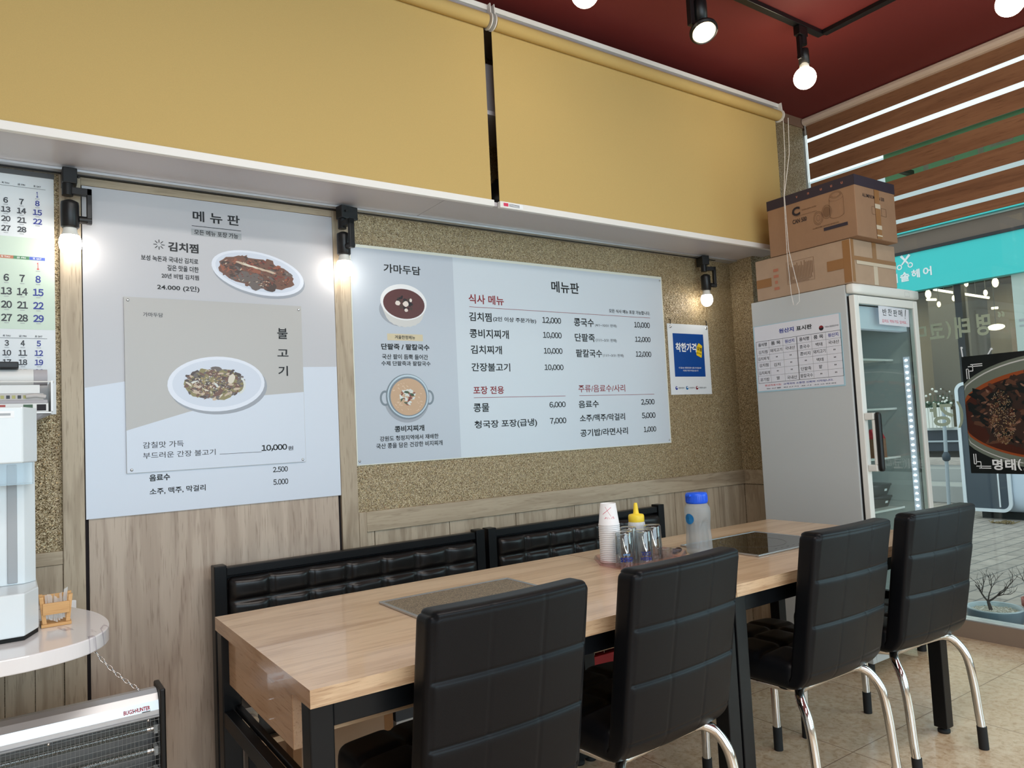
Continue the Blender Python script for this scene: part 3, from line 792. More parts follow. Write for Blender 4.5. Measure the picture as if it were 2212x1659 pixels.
# --- wide menu board
t3 = thing('menu_board', 'wide white menu board listing prices beside two printed bowls', 'menu board', (1.772, -0.008, 1.571))
yw = -0.006
bd = MB().box(0.873, 2.672, yw, -0.0008, 1.118, 2.022, 'board_edge')
rect(bd, 0.877, 1.357, 1.121, 2.010, yw - 0.0004, 'board_panel_grey'); rect(bd, 1.357, 2.666, 1.121, 2.010, yw - 0.0004, 'board_white')
part('panel', bd, t3)
tx = MB(); y = yw - 0.001
for s, x0, z0, x1, z1, c, b in [
('가마두담',1.021,1.914,1.194,1.952,'k',1),('겨울한정메뉴',1.060,1.635,1.155,1.651,'k',1),('단팥죽 / 팥칼국수',0.997,1.589,1.222,1.615,'k',2),('국산 팥이 듬뿍 들어간',0.999,1.549,1.213,1.571,'k',1),('수제 단팥죽과 팥칼국수',0.995,1.522,1.224,1.542,'k',1),
('콩비지찌개',1.043,1.245,1.181,1.271,'k',2),('강원도 청정지역에서 재배한',0.975,1.210,1.248,1.231,'k',1),('국산 콩을 담은 건강한 비지찌개',0.958,1.180,1.266,1.202,'k',1),('식사 메뉴',1.431,1.807,1.622,1.850,'r',1),
('김치찜',1.429,1.727,1.550,1.768,'k',1),('(2인 이상 주문가능)',1.558,1.728,1.803,1.753,'k',1),('콩비지찌개',1.428,1.651,1.641,1.692,'k',1),('김치찌개',1.430,1.579,1.598,1.618,'k',1),('간장불고기',1.430,1.500,1.640,1.538,'k',1),
('포장 전용',1.434,1.397,1.599,1.433,'r',1),('콩물',1.431,1.317,1.514,1.356,'k',1),('청국장 포장(급냉)',1.432,1.239,1.778,1.279,'k',1),('메뉴판',1.906,1.889,2.081,1.945,'k',1),
('12,000',1.840,1.731,1.955,1.764,'k',1),('10,000',1.840,1.659,1.954,1.692,'k',1),('10,000',1.840,1.583,1.954,1.615,'k',1),('10,000',1.839,1.504,1.955,1.535,'k',1),('6,000',1.857,1.324,1.956,1.355,'k',1),('7,000',1.855,1.246,1.955,1.278,'k',1),
('콩국수',2.036,1.727,2.166,1.768,'k',1),('(4/1~10/31 판매)',2.174,1.728,2.321,1.746,'g',0),('단팥죽',2.037,1.651,2.167,1.692,'k',1),('(11/1~3/31 판매)',2.173,1.651,2.315,1.671,'g',0),('팥칼국수',2.038,1.573,2.210,1.613,'k',1),('(11/1~3/31 판매)',2.215,1.575,2.358,1.593,'g',0),
('10,000',2.446,1.732,2.561,1.766,'k',1),('12,000',2.446,1.656,2.560,1.688,'k',1),('12,000',2.445,1.577,2.559,1.610,'k',1),('모든 식사 메뉴 포장 가능합니다.',2.274,1.806,2.568,1.826,'k',1),('주류/음료수/사리',2.042,1.398,2.355,1.435,'r',0),
('음료수',2.038,1.321,2.169,1.357,'k',1),('소주/맥주/막걸리',2.041,1.252,2.343,1.288,'k',1),('공기밥/라면사리',2.039,1.179,2.357,1.215,'k',1),('2,500',2.463,1.324,2.562,1.357,'k',1),('5,000',2.463,1.252,2.563,1.286,'k',1),('1,000',2.471,1.180,2.562,1.212,'k',1)]:
    text_wall(tx, s, x0, z0, x1, z1, y, CK[c], b)
rect(tx, 1.026, 1.192, 1.629, 1.657, y + 0.0003, 'tag_beige')
rect(tx, 1.433, 2.567, 1.7905, 1.7925, y, 'ink_red'); rect(tx, 1.435, 1.958, 1.381, 1.383, y, 'ink_red'); rect(tx, 2.045, 2.563, 1.381, 1.383, y, 'ink_red')
part('lettering', tx, t3)
b1 = MB(); y = yw - 0.0006
ellipse(b1, 1.098, 1.758, 0.104, 0.070, y, 'print_shade')
pts = [(1.002, y - 0.0001, 1.80), (1.012, y - 0.0001, 1.755)]
for k in range(17):
    a = math.radians(200 + 140 * k / 16); pts.append((1.109 + 0.088 * math.cos(a), y - 0.0001, 1.742 + 0.053 * math.sin(a) * (1 if k % 2 else 1.06)))
pts += [(1.206, y - 0.0001, 1.755), (1.216, y - 0.0001, 1.795)]
b1.poly(pts, 'bowl_side')
ellipse(b1, 1.109, 1.793, 0.108, 0.077, y - 0.0002, 'bowl_rim', -0.04)
ellipse(b1, 1.110, 1.786, 0.097, 0.064, y - 0.0003, 'bean_soup', -0.04)
heap(b1, 1.112, 1.790, 0.040, 0.026, -0.3, y - 0.0004, [(70, 0.0055, 0.8, ['bean_black', 'bean_black', 'food_dark'])], rnd)
for cx, cz, a, b in ((1.080, 1.788, 0.012, 0.010), (1.117, 1.786, 0.014, 0.012), (1.118, 1.759, 0.009, 0.007), (1.141, 1.803, 0.006, 0.008)): blob(b1, cx, cz, a, b, y - 0.001, 'rice_cake', 0.0, rnd, 12, 0.1)
part('bowl_picture', b1, t3)
b2 = MB()
ellipse(b2, 1.106, 1.379, 0.104, 0.096, y, 'print_shade')
for sx in (-1, 1):
    ellipse(b2, 1.108 + sx * 0.102, 1.387, 0.024, 0.032, y - 0.0001, 'steel_print'); ellipse(b2, 1.108 + sx * 0.102, 1.387, 0.015, 0.023, y - 0.0002, 'board_panel_grey')
ellipse(b2, 1.110, 1.392, 0.101, 0.096, y - 0.0003, 'steel_print'); ellipse(b2, 1.112, 1.394, 0.096, 0.091, y - 0.0004, 'steel_light'); ellipse(b2, 1.112, 1.393, 0.090, 0.084, y - 0.0005, 'steel_print')
ellipse(b2, 1.113, 1.391, 0.083, 0.078, y - 0.0006, 'stew')
heap(b2, 1.113, 1.391, 0.074, 0.069, 0, y - 0.0007, [(120, 0.006, 0.4, ['stew', 'stew_light', 'stew'])], rnd)
heap(b2, 1.110, 1.392, 0.034, 0.032, 0.5, y - 0.0014, [(26, 0.010, 0.5, ['food_red', 'food_rust', 'food_onion']), (16, 0.010, 0.45, ['food_onion', 'food_green', 'food_red'])], rnd)
part('pot_picture', b2, t3)
for (x_, z_) in ((2.657, 2.000), (2.657, 1.135), (0.885, 2.010), (0.885, 1.135)):
    part('screw', MB().lathe([(0.0001, 0.003), (0.003, 0.0025), (0.0045, 0.001), (0.005, 0.0)], (x_, yw - 0.0004, z_), 'brushed_steel', 14, 'y'), t3)

# --- small blue notice
t4 = thing('notice', 'small white notice with a blue square and a yellow price tag printed on it', 'notice', (2.862, -0.004, 1.572))
pn = MB().box(2.697, 3.028, -0.0035, -0.001, 1.377, 1.769, 'calendar_paper')
rect(pn, 2.735, 2.983, 1.476, 1.716, -0.0039, 'poster_blue')
part('sheet', pn, t4)
tx = MB(); y = -0.0046
text_wall(tx, '착한가격', 2.752, 1.613, 2.920, 1.664, y, 'ink_white', 2)
tagp = [(2.945, 1.664), (2.969, 1.650), (2.960, 1.588), (2.956, 1.583), (2.919, 1.596), (2.916, 1.602), (2.925, 1.648), (2.940, 1.665)]
tx.poly([(a, y, b) for a, b in tagp][::-1], 'tag_yellow')
text(tx, '모범', (2.924, y - 0.0003, 1.625), (0.98, 0, -0.2), (0.2, 0, 0.98), 0.038, 0.022, 'ink_black', 2)
text(tx, '음식점', (2.922, y - 0.0003, 1.607), (0.97, 0, -0.24), (0.24, 0, 0.97), 0.034, 0.008, 'ink_black', 1)
text_wall(tx, '이 업소는 행정안전부 선정 우수업소로', 2.768, 1.520, 2.950, 1.530, y, 'ink_white'); text_wall(tx, '지정된 착한가격업소입니다', 2.80, 1.505, 2.925, 1.514, y, 'ink_white')
for x_, c, s in ((2.741, 'ink_blue', '행정안전부'), (2.825, 'label_blue', '인천광역시'), (2.905, 'ink_red', '인천광역시 남동구')):
    ellipse(tx, x_, 1.413, 0.010, 0.010, y, c); ellipse(tx, x_ + 0.002, 1.416, 0.005, 0.004, y - 0.0003, 'calendar_paper'); text_wall(tx, s, x_ + 0.016, 1.409, x_ + (0.062 if c != 'ink_red' else 0.078), 1.418, y, 'ink_grey')
part('lettering', tx, t4)
for x_, z_ in ((2.722, 1.752), (3.014, 1.752)):
    part('fixing', MB().lathe([(0.0001, 0.004), (0.006, 0.003), (0.008, 0.0)], (x_, -0.0039, z_), 'brushed_steel', 14, 'y'), t4)
for x_, z_ in ((2.716, 1.782), (3.010, 1.784)):
    part('hook', MB().tube([(x_, -0.001, z_ + 0.012), (x_, -0.012, z_ + 0.006), (x_ + 0.004, -0.010, z_ - 0.006), (x_ + 0.006, -0.003, z_ - 0.015)], 0.002, 'black_metal', 8), t4)

# --- wall calendar
t5 = thing('wall_calendar', 'white and green wall calendar with large day numbers left of the lamp', 'calendar', (-0.45, -0.003, 2.148))
pn = MB().box(-0.75, -0.150, -0.0035, -0.0008, 1.355, 2.130, 'calendar_paper')
rect(pn, -0.749, -0.1505, 1.629, 1.927, -0.0039, 'calendar_green')
part('sheet', pn, t5)
part('hanging_bar', MB().box(-0.75, -0.149, -0.007, -0.0008, 2.130, 2.146, 'calendar_bar'), t5, 'dark grey bar along its top')
tx = MB(); y = -0.0046
cols = [('WED', '수', -0.325), ('THU', '목', -0.281), ('FRI', '금', -0.239), ('SAT', '토', -0.196)]
def month(grid, zrows, zh, ztop, cw, red1=False, tabs=False):
    for ci, (en, ko, cx) in enumerate(cols):
        cx2 = cx if not tabs else cx - 0.002
        if tabs and ci >= 0:
            rect(tx, cx2 - 0.021, cx2 + 0.0215, ztop - 0.004, ztop + 0.006, y, ['tab_orange', 'tab_orange', 'tab_green', 'tab_blue'][ci])
            text_wall(tx, ko + ' ' + en, cx2 - 0.012, ztop - 0.002, cx2 + 0.012, ztop + 0.004, y - 0.0003, 'ink_white', 1)
        else:
            text_wall(tx, ko + ' ' + en, cx - 0.010, ztop, cx + 0.010, ztop + 0.006, y, 'ink_grey', 1)
        for ri, z in enumerate(zrows):
            d = grid[ri][ci]
            if not d: continue
            m = 'ink_blue' if en == 'SAT' else 'ink_grey'
            if red1 and d == 1: m = 'ink_calendar_red'
            w = cw * len(str(d)) * (0.42 if str(d) == '1' else 1)
            text_wall(tx, str(d), cx - w / 2, z - zh / 2, cx + w / 2, z + zh / 2, y, m, 2)
            rect(tx, cx - 0.006, cx + 0.006, z - zh / 2 - 0.006, z - zh / 2 - 0.004, y, 'strip_grey')
month([[0, 0, 0, 1], [5, 6, 7, 8], [12, 13, 14, 15], [19, 20, 21, 22], [26, 27, 28, 0]], [2.072, 2.043, 2.013, 1.983, 1.952], 0.0185, 2.096, 0.0125)
rect(tx, -0.70, -0.173, 2.0905, 2.0915, y, 'ink_grey')
month([[0, 0, 0, 1], [5, 6, 7, 8], [12, 13, 14, 15], [19, 20, 21, 22], [26, 27, 28, 29]], [1.836, 1.793, 1.750, 1.707, 1.665], 0.0235, 1.859, 0.0145, True, True)
month([[2, 3, 4, 5], [9, 10, 11, 12], [16, 17, 18, 19], [23, 24, 25, 26], [30, 0, 0, 0]], [1.584, 1.553, 1.523, 1.492, 1.461], 0.0185, 1.604, 0.0115)
rect(tx, -0.70, -0.173, 1.5995, 1.6005, y, 'ink_grey')
text_wall(tx, 'MAR', -0.36, 1.885, -0.296, 1.905, y, 'ink_grey', 2)
part('day_numbers', tx, t5)

# ================================================================== tables, seats and what stands on them
def table(x0, x1, label, drawer):
    t = thing('dining_table', label, 'table', ((x0 + x1) / 2, -0.9725, 0), group=None)
    y0, y1 = -1.3635, -0.5820
    tb = MB()
    x_ = (x0, x1)
    v = [(x, y, z) for z in (0.714, 0.750) for y in (y0, y1) for x in x_]
    tb.add(v, [(0, 2, 3, 1)], 'table_oak'); tb.add(v, [(4, 5, 7, 6)], 'table_oak')
    tb.add(v, [(0, 1, 5, 4), (2, 6, 7, 3)], 'table_oak_edge'); tb.add(v, [(0, 4, 6, 2), (1, 3, 7, 5)], 'table_oak_side')
    part('tabletop', tb, t, bevel=0.0015)
    for lx in (x0 + 0.002, x1 - 0.052):
        for ly in (y0 + 0.012, y1 - 0.062):
            lg = part('leg', MB().box(lx, lx + 0.05, ly, ly + 0.05, 0.022, 0.7135, 'black_frame'), t, bevel=0.003)
            part('foot', MB().lathe([(0.001, 0.0), (0.02, 0.0), (0.022, 0.004), (0.022, 0.012), (0.012, 0.014), (0.012, 0.0215)], (lx + 0.025, ly + 0.025, 0), 'rubber_black', 20), lg)
    for ly in (y0 + 0.017, y1 - 0.057):
        part('apron', MB().box(x0 + 0.053, x1 - 0.053, ly, ly + 0.04, 0.664, 0.7135, 'black_frame'), t, bevel=0.002)
    part('stretcher', MB().box(x0 + 0.004, x0 + 0.030, y0 + 0.063, y1 - 0.063, 0.466, 0.506, 'black_frame'), t, bevel=0.002)
    part('stretcher', MB().box(x0 + 0.034, x0 + 0.050, y0 + 0.063, y1 - 0.063, 0.500, 0.516, 'black_frame'), t, bevel=0.002) if drawer else part('stretcher', MB().box(x1 - 0.030, x1 - 0.004, y0 + 0.063, y1 - 0.063, 0.466, 0.506, 'black_frame'), t, bevel=0.002)
    if drawer:
        d = part('drawer', MB().box(x0 + 0.045, x0 + 0.40, -1.165, -1.150, 0.585, 0.712, 'table_oak_edge').box(x0 + 0.045, x0 + 0.40, -0.690, -0.675, 0.585, 0.712, 'table_oak_edge').box(x0 + 0.045, x0 + 0.40, -1.149, -0.691, 0.585, 0.593, 'table_oak_edge').box(x0 + 0.385, x0 + 0.40, -1.149, -0.691, 0.594, 0.712, 'table_oak_edge'), t, bevel=0.001)
        part('drawer_front', MB().box(x0 + 0.020, x0 + 0.044, -1.190, -0.645, 0.575, 0.700, 'table_oak_side'), d, bevel=0.0015)
    return t
table(0.194, 1.4635, 'oak-top table with black legs and a drawer at its free left end', True)
table(1.4665, 2.685, 'oak-top table with black legs pushed on at the window end, water bottle on it', False)

def cooktop(x0, m, label, rings):
    t = thing('cooktop', label, 'cooktop', (x0 + 0.225, -0.965, 0.7505))
    part('frame', MB().box(x0, x0 + 0.45, -1.145, -1.135, 0.7505, 0.7565, 'brushed_steel').box(x0, x0 + 0.45, -0.795, -0.785, 0.7505, 0.7565, 'brushed_steel').box(x0, x0 + 0.010, -1.1345, -0.7955, 0.7505, 0.7565, 'brushed_steel').box(x0 + 0.440, x0 + 0.45, -1.1345, -0.7955, 0.7505, 0.7565, 'brushed_steel'), t, bevel=0.001)
    g = MB().box(x0 + 0.0105, x0 + 0.4395, -1.134, -0.796, 0.7505, 0.755, m)
    if rings:
        for r in (0.115, 0.12):
            pass
        c = (x0 + 0.225, -0.95)
        for r, n in ((0.12, 64), (0.118, 64)):
            pass
        for k in range(72):
            a, b = 2 * math.pi * k / 72, 2 * math.pi * (k + 1) / 72
            g.quad(*[(c[0] + r * math.cos(q), c[1] + r * math.sin(q), 0.7553) for r, q in ((0.120, a), (0.1225, a), (0.1225, b), (0.120, b))], 'cook_ring')
        for k in range(5): g.quad(*[(x0 + 0.15 + 0.035 * k + dx, -1.105 + dy, 0.7553) for dx, dy in ((0, 0), (0.012, 0), (0.012, 0.003), (0, 0.003))], 'cook_ring')
    part('glass_plate' if rings else 'stone_plate', g, t)
    return t
cooktop(0.60, 'speckled_stone', 'speckled brown cooktop with a steel frame set into the drawer table', False)
cooktop(1.86, 'glass_black', 'glossy black glass cooktop set into the table by the window', True)

# ------------------------------------------------------------------ chairs
W_, ZT = 0.42, 0.887
def seams(v, lines, s):
    return sum(math.exp(-((v - l) / s) ** 2) for l in lines)
def back_shape(q, nr):
    # q is centred; z spans 0.405..0.887
    x, y, z = q; Z = z + 0.646
    wv = 1 - max(0.0, (0.52 - Z)) * 0.10
    x2 = x * wv
    cr = 0.026                                   # rounded upper corners
    ex, ez = abs(x2) - (W_ / 2 - cr), Z - (ZT - cr)
    if ex > 0 and ez > 0:
        dd = math.hypot(ex, ez); mx_ = max(ex, ez)
        if dd > 1e-9: x2 = math.copysign(W_ / 2 - cr + ex * mx_ / dd, x); Z = ZT - cr + ez * mx_ / dd
    g = 0.0
    if abs(nr.y) > 0.4 and abs(x) < W_ / 2 - 0.012:
        rows = (0.744, 0.607, 0.462)
        g = 0.0022 * seams(Z, rows, 0.003) + 0.0018 * seams(x, (-0.068, 0.068), 0.0028)
        # each row of padding swells just below its upper seam and thins out towards the lower one
        for lo, hi in ((0.744, 0.895), (0.607, 0.744), (0.462, 0.607)):
            if lo <= Z < hi:
                t_ = (Z - lo) / (hi - lo); g -= 0.0052 * (1 - math.exp(-(hi - Z) / 0.0055)) * min(1, t_ * 1.1 + 0.02)
    if abs(nr.y) > 0.4: g += 0.0025 * math.exp(-((abs(x) - (W_ / 2 - 0.013)) / 0.003) ** 2) + 0.002 * math.exp(-((Z - 0.873) / 0.003) ** 2)
    yy = y - g * (1 if nr.y > 0 else -1) * abs(nr.y)
    bow = 0.014 * (1 - (2 * x / W_) ** 2)
    rec = -0.154 * (Z - 0.45)
    low = 0.03 * max(0.0, (0.47 - Z) / 0.06) ** 2 * (1 if nr.y < 0.3 else 0.2)
    return Vector((x2, yy + 0.031 - bow + rec + low, Z))
def seat_shape(q, nr):
    x, y, z = q
    dz = 0.0
    if nr.z > 0.3:
        dz = 0.010 * (1 - (2 * x / 0.42) ** 2) + 0.008 * (1 - (2 * y / 0.42) ** 4)
        dz -= 0.010 * seams(x, (-0.068, 0.068), 0.012) + 0.010 * seams(y, (-0.07, 0.065), 0.012)
    return Vector((x, y + 0.245, z + 0.438 + dz))
def make_chair():
    t = thing('dining_chair', '', 'chair', (0, 0, 0), 0.0, 'black chairs along the near side of the tables')
    P = lambda n, b, **k: part(n, b, k.pop('parent', t), local=True, **k)
    P('backrest', MB().rbox((0, 0, 0), (W_, 0.062, 0.482), 0.014, (96, 10, 150), 'black_leatherette', back_shape))
    P('seat', MB().rbox((0, 0, 0), (0.42, 0.40, 0.080), 0.028, (40, 40, 8), 'black_leatherette', seat_shape))
    r = 0.0145
    f = MB()
    f.tube([(-0.165, 0.405, 0.392), (-0.175, 0.38, 0.395), (-0.18, 0.25, 0.393), (-0.172, 0.115, 0.393), (-0.15, 0.075, 0.394)], r * 0.85, 'chrome', 12)
    f.tube([(0.165, 0.405, 0.392), (0.175, 0.38, 0.395), (0.18, 0.25, 0.393), (0.172, 0.115, 0.393), (0.15, 0.075, 0.394)], r * 0.85, 'chrome', 12)
    f.tube([(-0.14, 0.068, 0.396), (0.0, 0.07, 0.397), (0.14, 0.068, 0.396)], r, 'chrome', 12)
    f.tube([(-0.15, 0.41, 0.392), (0.0, 0.412, 0.393), (0.15, 0.41, 0.392)], r, 'chrome', 12)
    P('seat_frame', f)
    def curve(pts, n=7):
        pts = [Vector(p) for p in pts]; out = []
        for i in range(len(pts) - 1):
            p0 = pts[max(i - 1, 0)]; p1 = pts[i]; p2 = pts[i + 1]; p3 = pts[min(i + 2, len(pts) - 1)]
            for k in range(n):
                s = k / n
                out.append(0.5 * ((2 * p1) + (p2 - p0) * s + (2 * p0 - 5 * p1 + 4 * p2 - p3) * s * s + (3 * p1 - p0 - 3 * p2 + p3) * s ** 3))
        return out + [pts[-1]]
    for s in (-1, 1):
        l = P('leg', MB().tube(curve([(s * 0.125, 0.068, 0.396), (s * 0.160, 0.062, 0.393), (s * 0.188, 0.040, 0.375), (s * 0.202, 0.010, 0.325), (s * 0.206, -0.005, 0.24), (s * 0.208, -0.014, 0.13), (s * 0.208, -0.020, 0.07)]), r, 'chrome', 16))
        P('foot_cap', MB().tube([(s * 0.208, -0.0197, 0.080), (s * 0.208, -0.022, 0.001)], 0.0165, 'rubber_black', 16), parent=l)
    for s in (-1, 1):
        l = P('leg', MB().tube(curve([(s * 0.13, 0.412, 0.393), (s * 0.168, 0.414, 0.388), (s * 0.188, 0.417, 0.36), (s * 0.192, 0.419, 0.30), (s * 0.194, 0.42, 0.16), (s * 0.195, 0.42, 0.08)]), r, 'chrome', 16))
        P('foot_cap', MB().tube([(s * 0.195, 0.42, 0.085), (s * 0.195, 0.42, 0.001)], 0.0165, 'rubber_black', 16), parent=l)
    return t
ch0 = make_chair()
for i, (x, y, a, lb) in enumerate([
    (0.596, -1.430, 0.024, 'black leatherette chair nearest the camera, worn corner, in front of the speckled cooktop'),
    (1.139, -1.426, 0.059, 'second black leatherette chair from the left, in front of the tray of cups'),
    (1.874, -1.437, 0.003, 'third black leatherette chair from the left, in front of the glass cooktop'),
    (2.408, -1.451, -0.056, 'black leatherette chair furthest to the right, beside the window')]):
    c = ch0 if i == 0 else copy_tree(ch0)
    c.location = (x, y, 0); c.rotation_euler = (0, 0, a); c['label'] = lb

# ------------------------------------------------------------------ benches against the wall
def bench(x0, x1, n, label):
    t = thing('bench', label, 'bench', ((x0 + x1) / 2, -0.3, 0), group='black benches against the menu wall')
    w = x1 - x0
    for x in (x0, x1 - 0.042):
        part('post', MB().box(x, x + 0.042, -0.115, -0.065, 0.0, 0.815, 'black_frame'), t, bevel=0.003)
    part('top_rail', MB().box(x0 + 0.0425, x1 - 0.0425, -0.108, -0.070, 0.776, 0.806, 'black_frame'), t, bevel=0.003)
    a, b = x0 + 0.046, x1 - 0.046; tw = (b - a) / n; z0, z1 = 0.452, 0.770; rows = 4; th = (z1 - z0) / rows
    def shp(q, nr):
        x, y, z = q; X = x + (b - a) / 2; Z = z + (z1 - z0) / 2
        if nr.y < -0.3:
            u = (X / tw) % 1.0; v = (Z / th) % 1.0
            p = (1 - abs(2 * u - 1) ** 5.0) * (1 - abs(2 * v - 1) ** 4.0)
            y = y + 0.008 - 0.017 * p ** 0.8 + 0.003 * math.sin(37 * X + 5 * Z) * p
        return Vector((x, y, z))
    part('backrest', MB().rbox(((a + b) / 2, -0.105, (z0 + z1) / 2), (b - a, 0.05, z1 - z0), 0.016, (n * 12, 3, rows * 10), 'bench_leatherette', shp), t)
    part('back_board', MB().box(a, b, -0.079, -0.070, z0, 0.775, 'black_frame'), t)
    part('seat', MB().rbox((x0 + w / 2, -0.305, 0.392), (w - 0.004, 0.375, 0.092), 0.025, (20, 12, 6), 'bench_leatherette'), t)
    part('seat_board', MB().box(x0 + 0.02, x1 - 0.02, -0.495, -0.117, 0.327, 0.345, 'table_oak_edge'), t, 'pale plywood board')
    for x in (x0 + 0.005, x1 - 0.045):
        part('leg', MB().box(x, x + 0.04, -0.475, -0.435, 0.0, 0.326, 'black_frame'), t, bevel=0.002)
    return t
bench(0.297, 1.392, 7, 'black bench with a buttoned back against the wall, behind the speckled cooktop')
bench(1.410, 2.475, 7, 'black bench with a buttoned back against the wall, behind the paper cups')

# ------------------------------------------------------------------ on the tables
tr = MB(); zt = 0.7506
def octo(cx, cy, hx, hy, c): return [(cx - hx + c, cy - hy), (cx + hx - c, cy - hy), (cx + hx, cy - hy + c), (cx + hx, cy + hy - c), (cx + hx - c, cy + hy), (cx - hx + c, cy + hy), (cx - hx, cy + hy - c), (cx - hx, cy - hy + c)]
oa = octo(1.545, -0.892, 0.145, 0.098, 0.045); ob = octo(1.545, -0.892, 0.165, 0.115, 0.055)
oc = octo(1.545, -0.892, 0.1425, 0.0955, 0.045); od = octo(1.545, -0.892, 0.1625, 0.1125, 0.055)
n = 8
tr.add([(x, y, zt) for x, y in oa] + [(x, y, zt + 0.024) for x, y in ob] + [(x, y, zt + 0.024) for x, y in od] + [(x, y, zt + 0.0025) for x, y in oc],
       [tuple(range(n))[::-1], tuple(range(3 * n, 4 * n))] + [(i + k * n, (i + 1) % n + k * n, (i + 1) % n + (k + 1) * n, i + (k + 1) * n) for k in range(3) for i in range(n)], 'tray_plastic')
single('serving_tray', tr, 'clear pinkish plastic tray holding the cups and glasses', 'tray', (1.545, -0.892, zt))
zf = zt + 0.0026
GRP = 'paper cups in the upside-down stack'
def cup_mesh(printed):
    m = MB(); H = 0.076
    o = [(0.0368, 0.0), (0.0376, 0.001), (0.0376, 0.0033), (0.0362, 0.0042), (0.0272, H), (0.0250, H), (0.0248, H - 0.006), (0.001, H - 0.006)]
    i_ = [(0.001, H - 0.0065), (0.0246, H - 0.0065), (0.0266, H - 0.004), (0.0357, 0.0042), (0.0362, 0.0)]
    m.lathe(o + i_, (0, 0, 0), 'paper_cup', 40)
    if printed:
        def sp(th, z):
            r = 0.0362 - (0.0362 - 0.0272) * (z / H) + 0.0003
            return (r * math.cos(th), r * math.sin(th), z)
        c = math.radians(-128)
        for (p, q) in (((-0.75, 0.040), (0.28, 0.064)), ((-0.42, 0.066), (0.22, 0.032))):
            L_ = 10
            for k in range(L_):
                a, b = k / L_, (k + 1) / L_
                A = (p[0] + (q[0] - p[0]) * a, p[1] + (q[1] - p[1]) * a); B = (p[0] + (q[0] - p[0]) * b, p[1] + (q[1] - p[1]) * b)
                m.quad(sp(c + A[0], A[1] - 0.0009), sp(c + B[0], B[1] - 0.0009), sp(c + B[0], B[1] + 0.0009), sp(c + A[0], A[1] + 0.0009), 'ink_pink')
        for k in range(7):
            a = -0.6 + k * 0.19
            m.quad(sp(c + a, 0.024), sp(c + a + 0.12, 0.024), sp(c + a + 0.12, 0.027 + 0.003 * (k % 3)), sp(c + a, 0.028 + 0.002 * (k % 2)), 'ink_pink')
    return m
c0_ = part('paper_cup', cup_mesh(False)); tag(c0_, 'white paper cup nested upside down below the printed top cup of the stack', 'cup', GRP)
for k in range(20):
    c = c0_ if k == 0 else c0_.copy()
    if k: COL.objects.link(c)
    c.location = (1.465, -0.825, zf + 0.0064 * k)
ct = part('paper_cup', cup_mesh(True)); tag(ct, 'upside-down white paper cup with red print, topmost of the stack', 'cup', GRP)
ct.location = (1.465, -0.825, zf + 0.0064 * 20)

def tumbler(x, y, h, r0, r1, label, prints=(), rz=0.0, facets=0):
    t = thing('drinking_glass', label, 'glass', (x, y, zf), rz, 'upside-down glasses on the tray')
    m = MB(); w = 0.0018
    m.lathe([(r0, 0.0), (r0 - w, 0.0), (r1 - w - 0.001, h - 0.016), (r1 - 0.008, h - 0.011), (0.001, h - 0.010)], (0, 0, 0), 'tumbler_glass', 36)
    m.lathe([(r0, 0.0), (r0 + 0.0003, 0.002), (r1, h - 0.006), (r1 - 0.003, h - 0.0005), (0.001, h)], (0, 0, 0), 'tumbler_glass', 36)
    part('glass_body', m, t, local=True)
    if prints:
        p = MB()
        for s, z, hh, half, col in prints:
            vs, fs = glyphs(s, 2)
            x0 = min(v[0] for v in vs); x1 = max(v[0] for v in vs); y0 = min(v[1] for v in vs); y1 = max(v[1] for v in vs)
            out = []
            for v in vs:
                a = (v[0] - x0) / (x1 - x0); b = (v[1] - y0) / (y1 - y0)
                th = math.radians(-119) + half * (1 - 2 * a)          # the glass is upside down, so the words are too
                zz = z + hh * (1 - b); rr = r0 + (r1 - r0) * zz / h + 0.0005
                out.append((rr * math.cos(th), rr * math.sin(th), zz))
            p.add(out, fs, col)
        part('printed_logo', p, t, local=True)
    return t
mat('logo_navy', (24, 48, 130), 0.4); mat('logo_light_blue', (110, 160, 214), 0.4)
tumbler(1.456, -0.906, 0.114, 0.032, 0.0295, 'upside-down glass with dark blue lettering, next to the paper cups', (('cass', 0.014, 0.016, 0.72, 'logo_navy'), ('Fresh', 0.034, 0.008, 0.38, 'logo_light_blue')))
tumbler(1.536, -0.918, 0.112, 0.032, 0.0295, 'upside-down glass with two lines of navy print, front middle of the tray', (('FRESH', 0.010, 0.012, 0.62, 'logo_navy'), ('COOL', 0.026, 0.014, 0.55, 'logo_navy')))
tumbler(1.543, -0.838, 0.114, 0.032, 0.0295, 'plain upside-down glass at the back of the tray, below the yellow cap')
tumbler(1.618, -0.882, 0.116, 0.032, 0.0305, 'plain upside-down glass at the right end of the tray')
ic = MB()
ic.lathe([(0.019, 0.0), (0.016, 0.004), (0.020, 0.040), (0.025, 0.044), (0.0268, 0.0438), (0.0262, 0.036), (0.022, 0.006), (0.021, 0.0)], (1.592, -0.965, zf), 'tumbler_glass', 12, smooth=False)
ic.lathe([(0.001, 0.001), (0.0155, 0.003), (0.001, 0.0045)], (1.592, -0.965, zf), 'tumbler_glass', 12)
single('shot_glass', ic, 'small faceted shot glass in front of the plain glass on the tray', 'glass', (1.592, -0.965, zf))

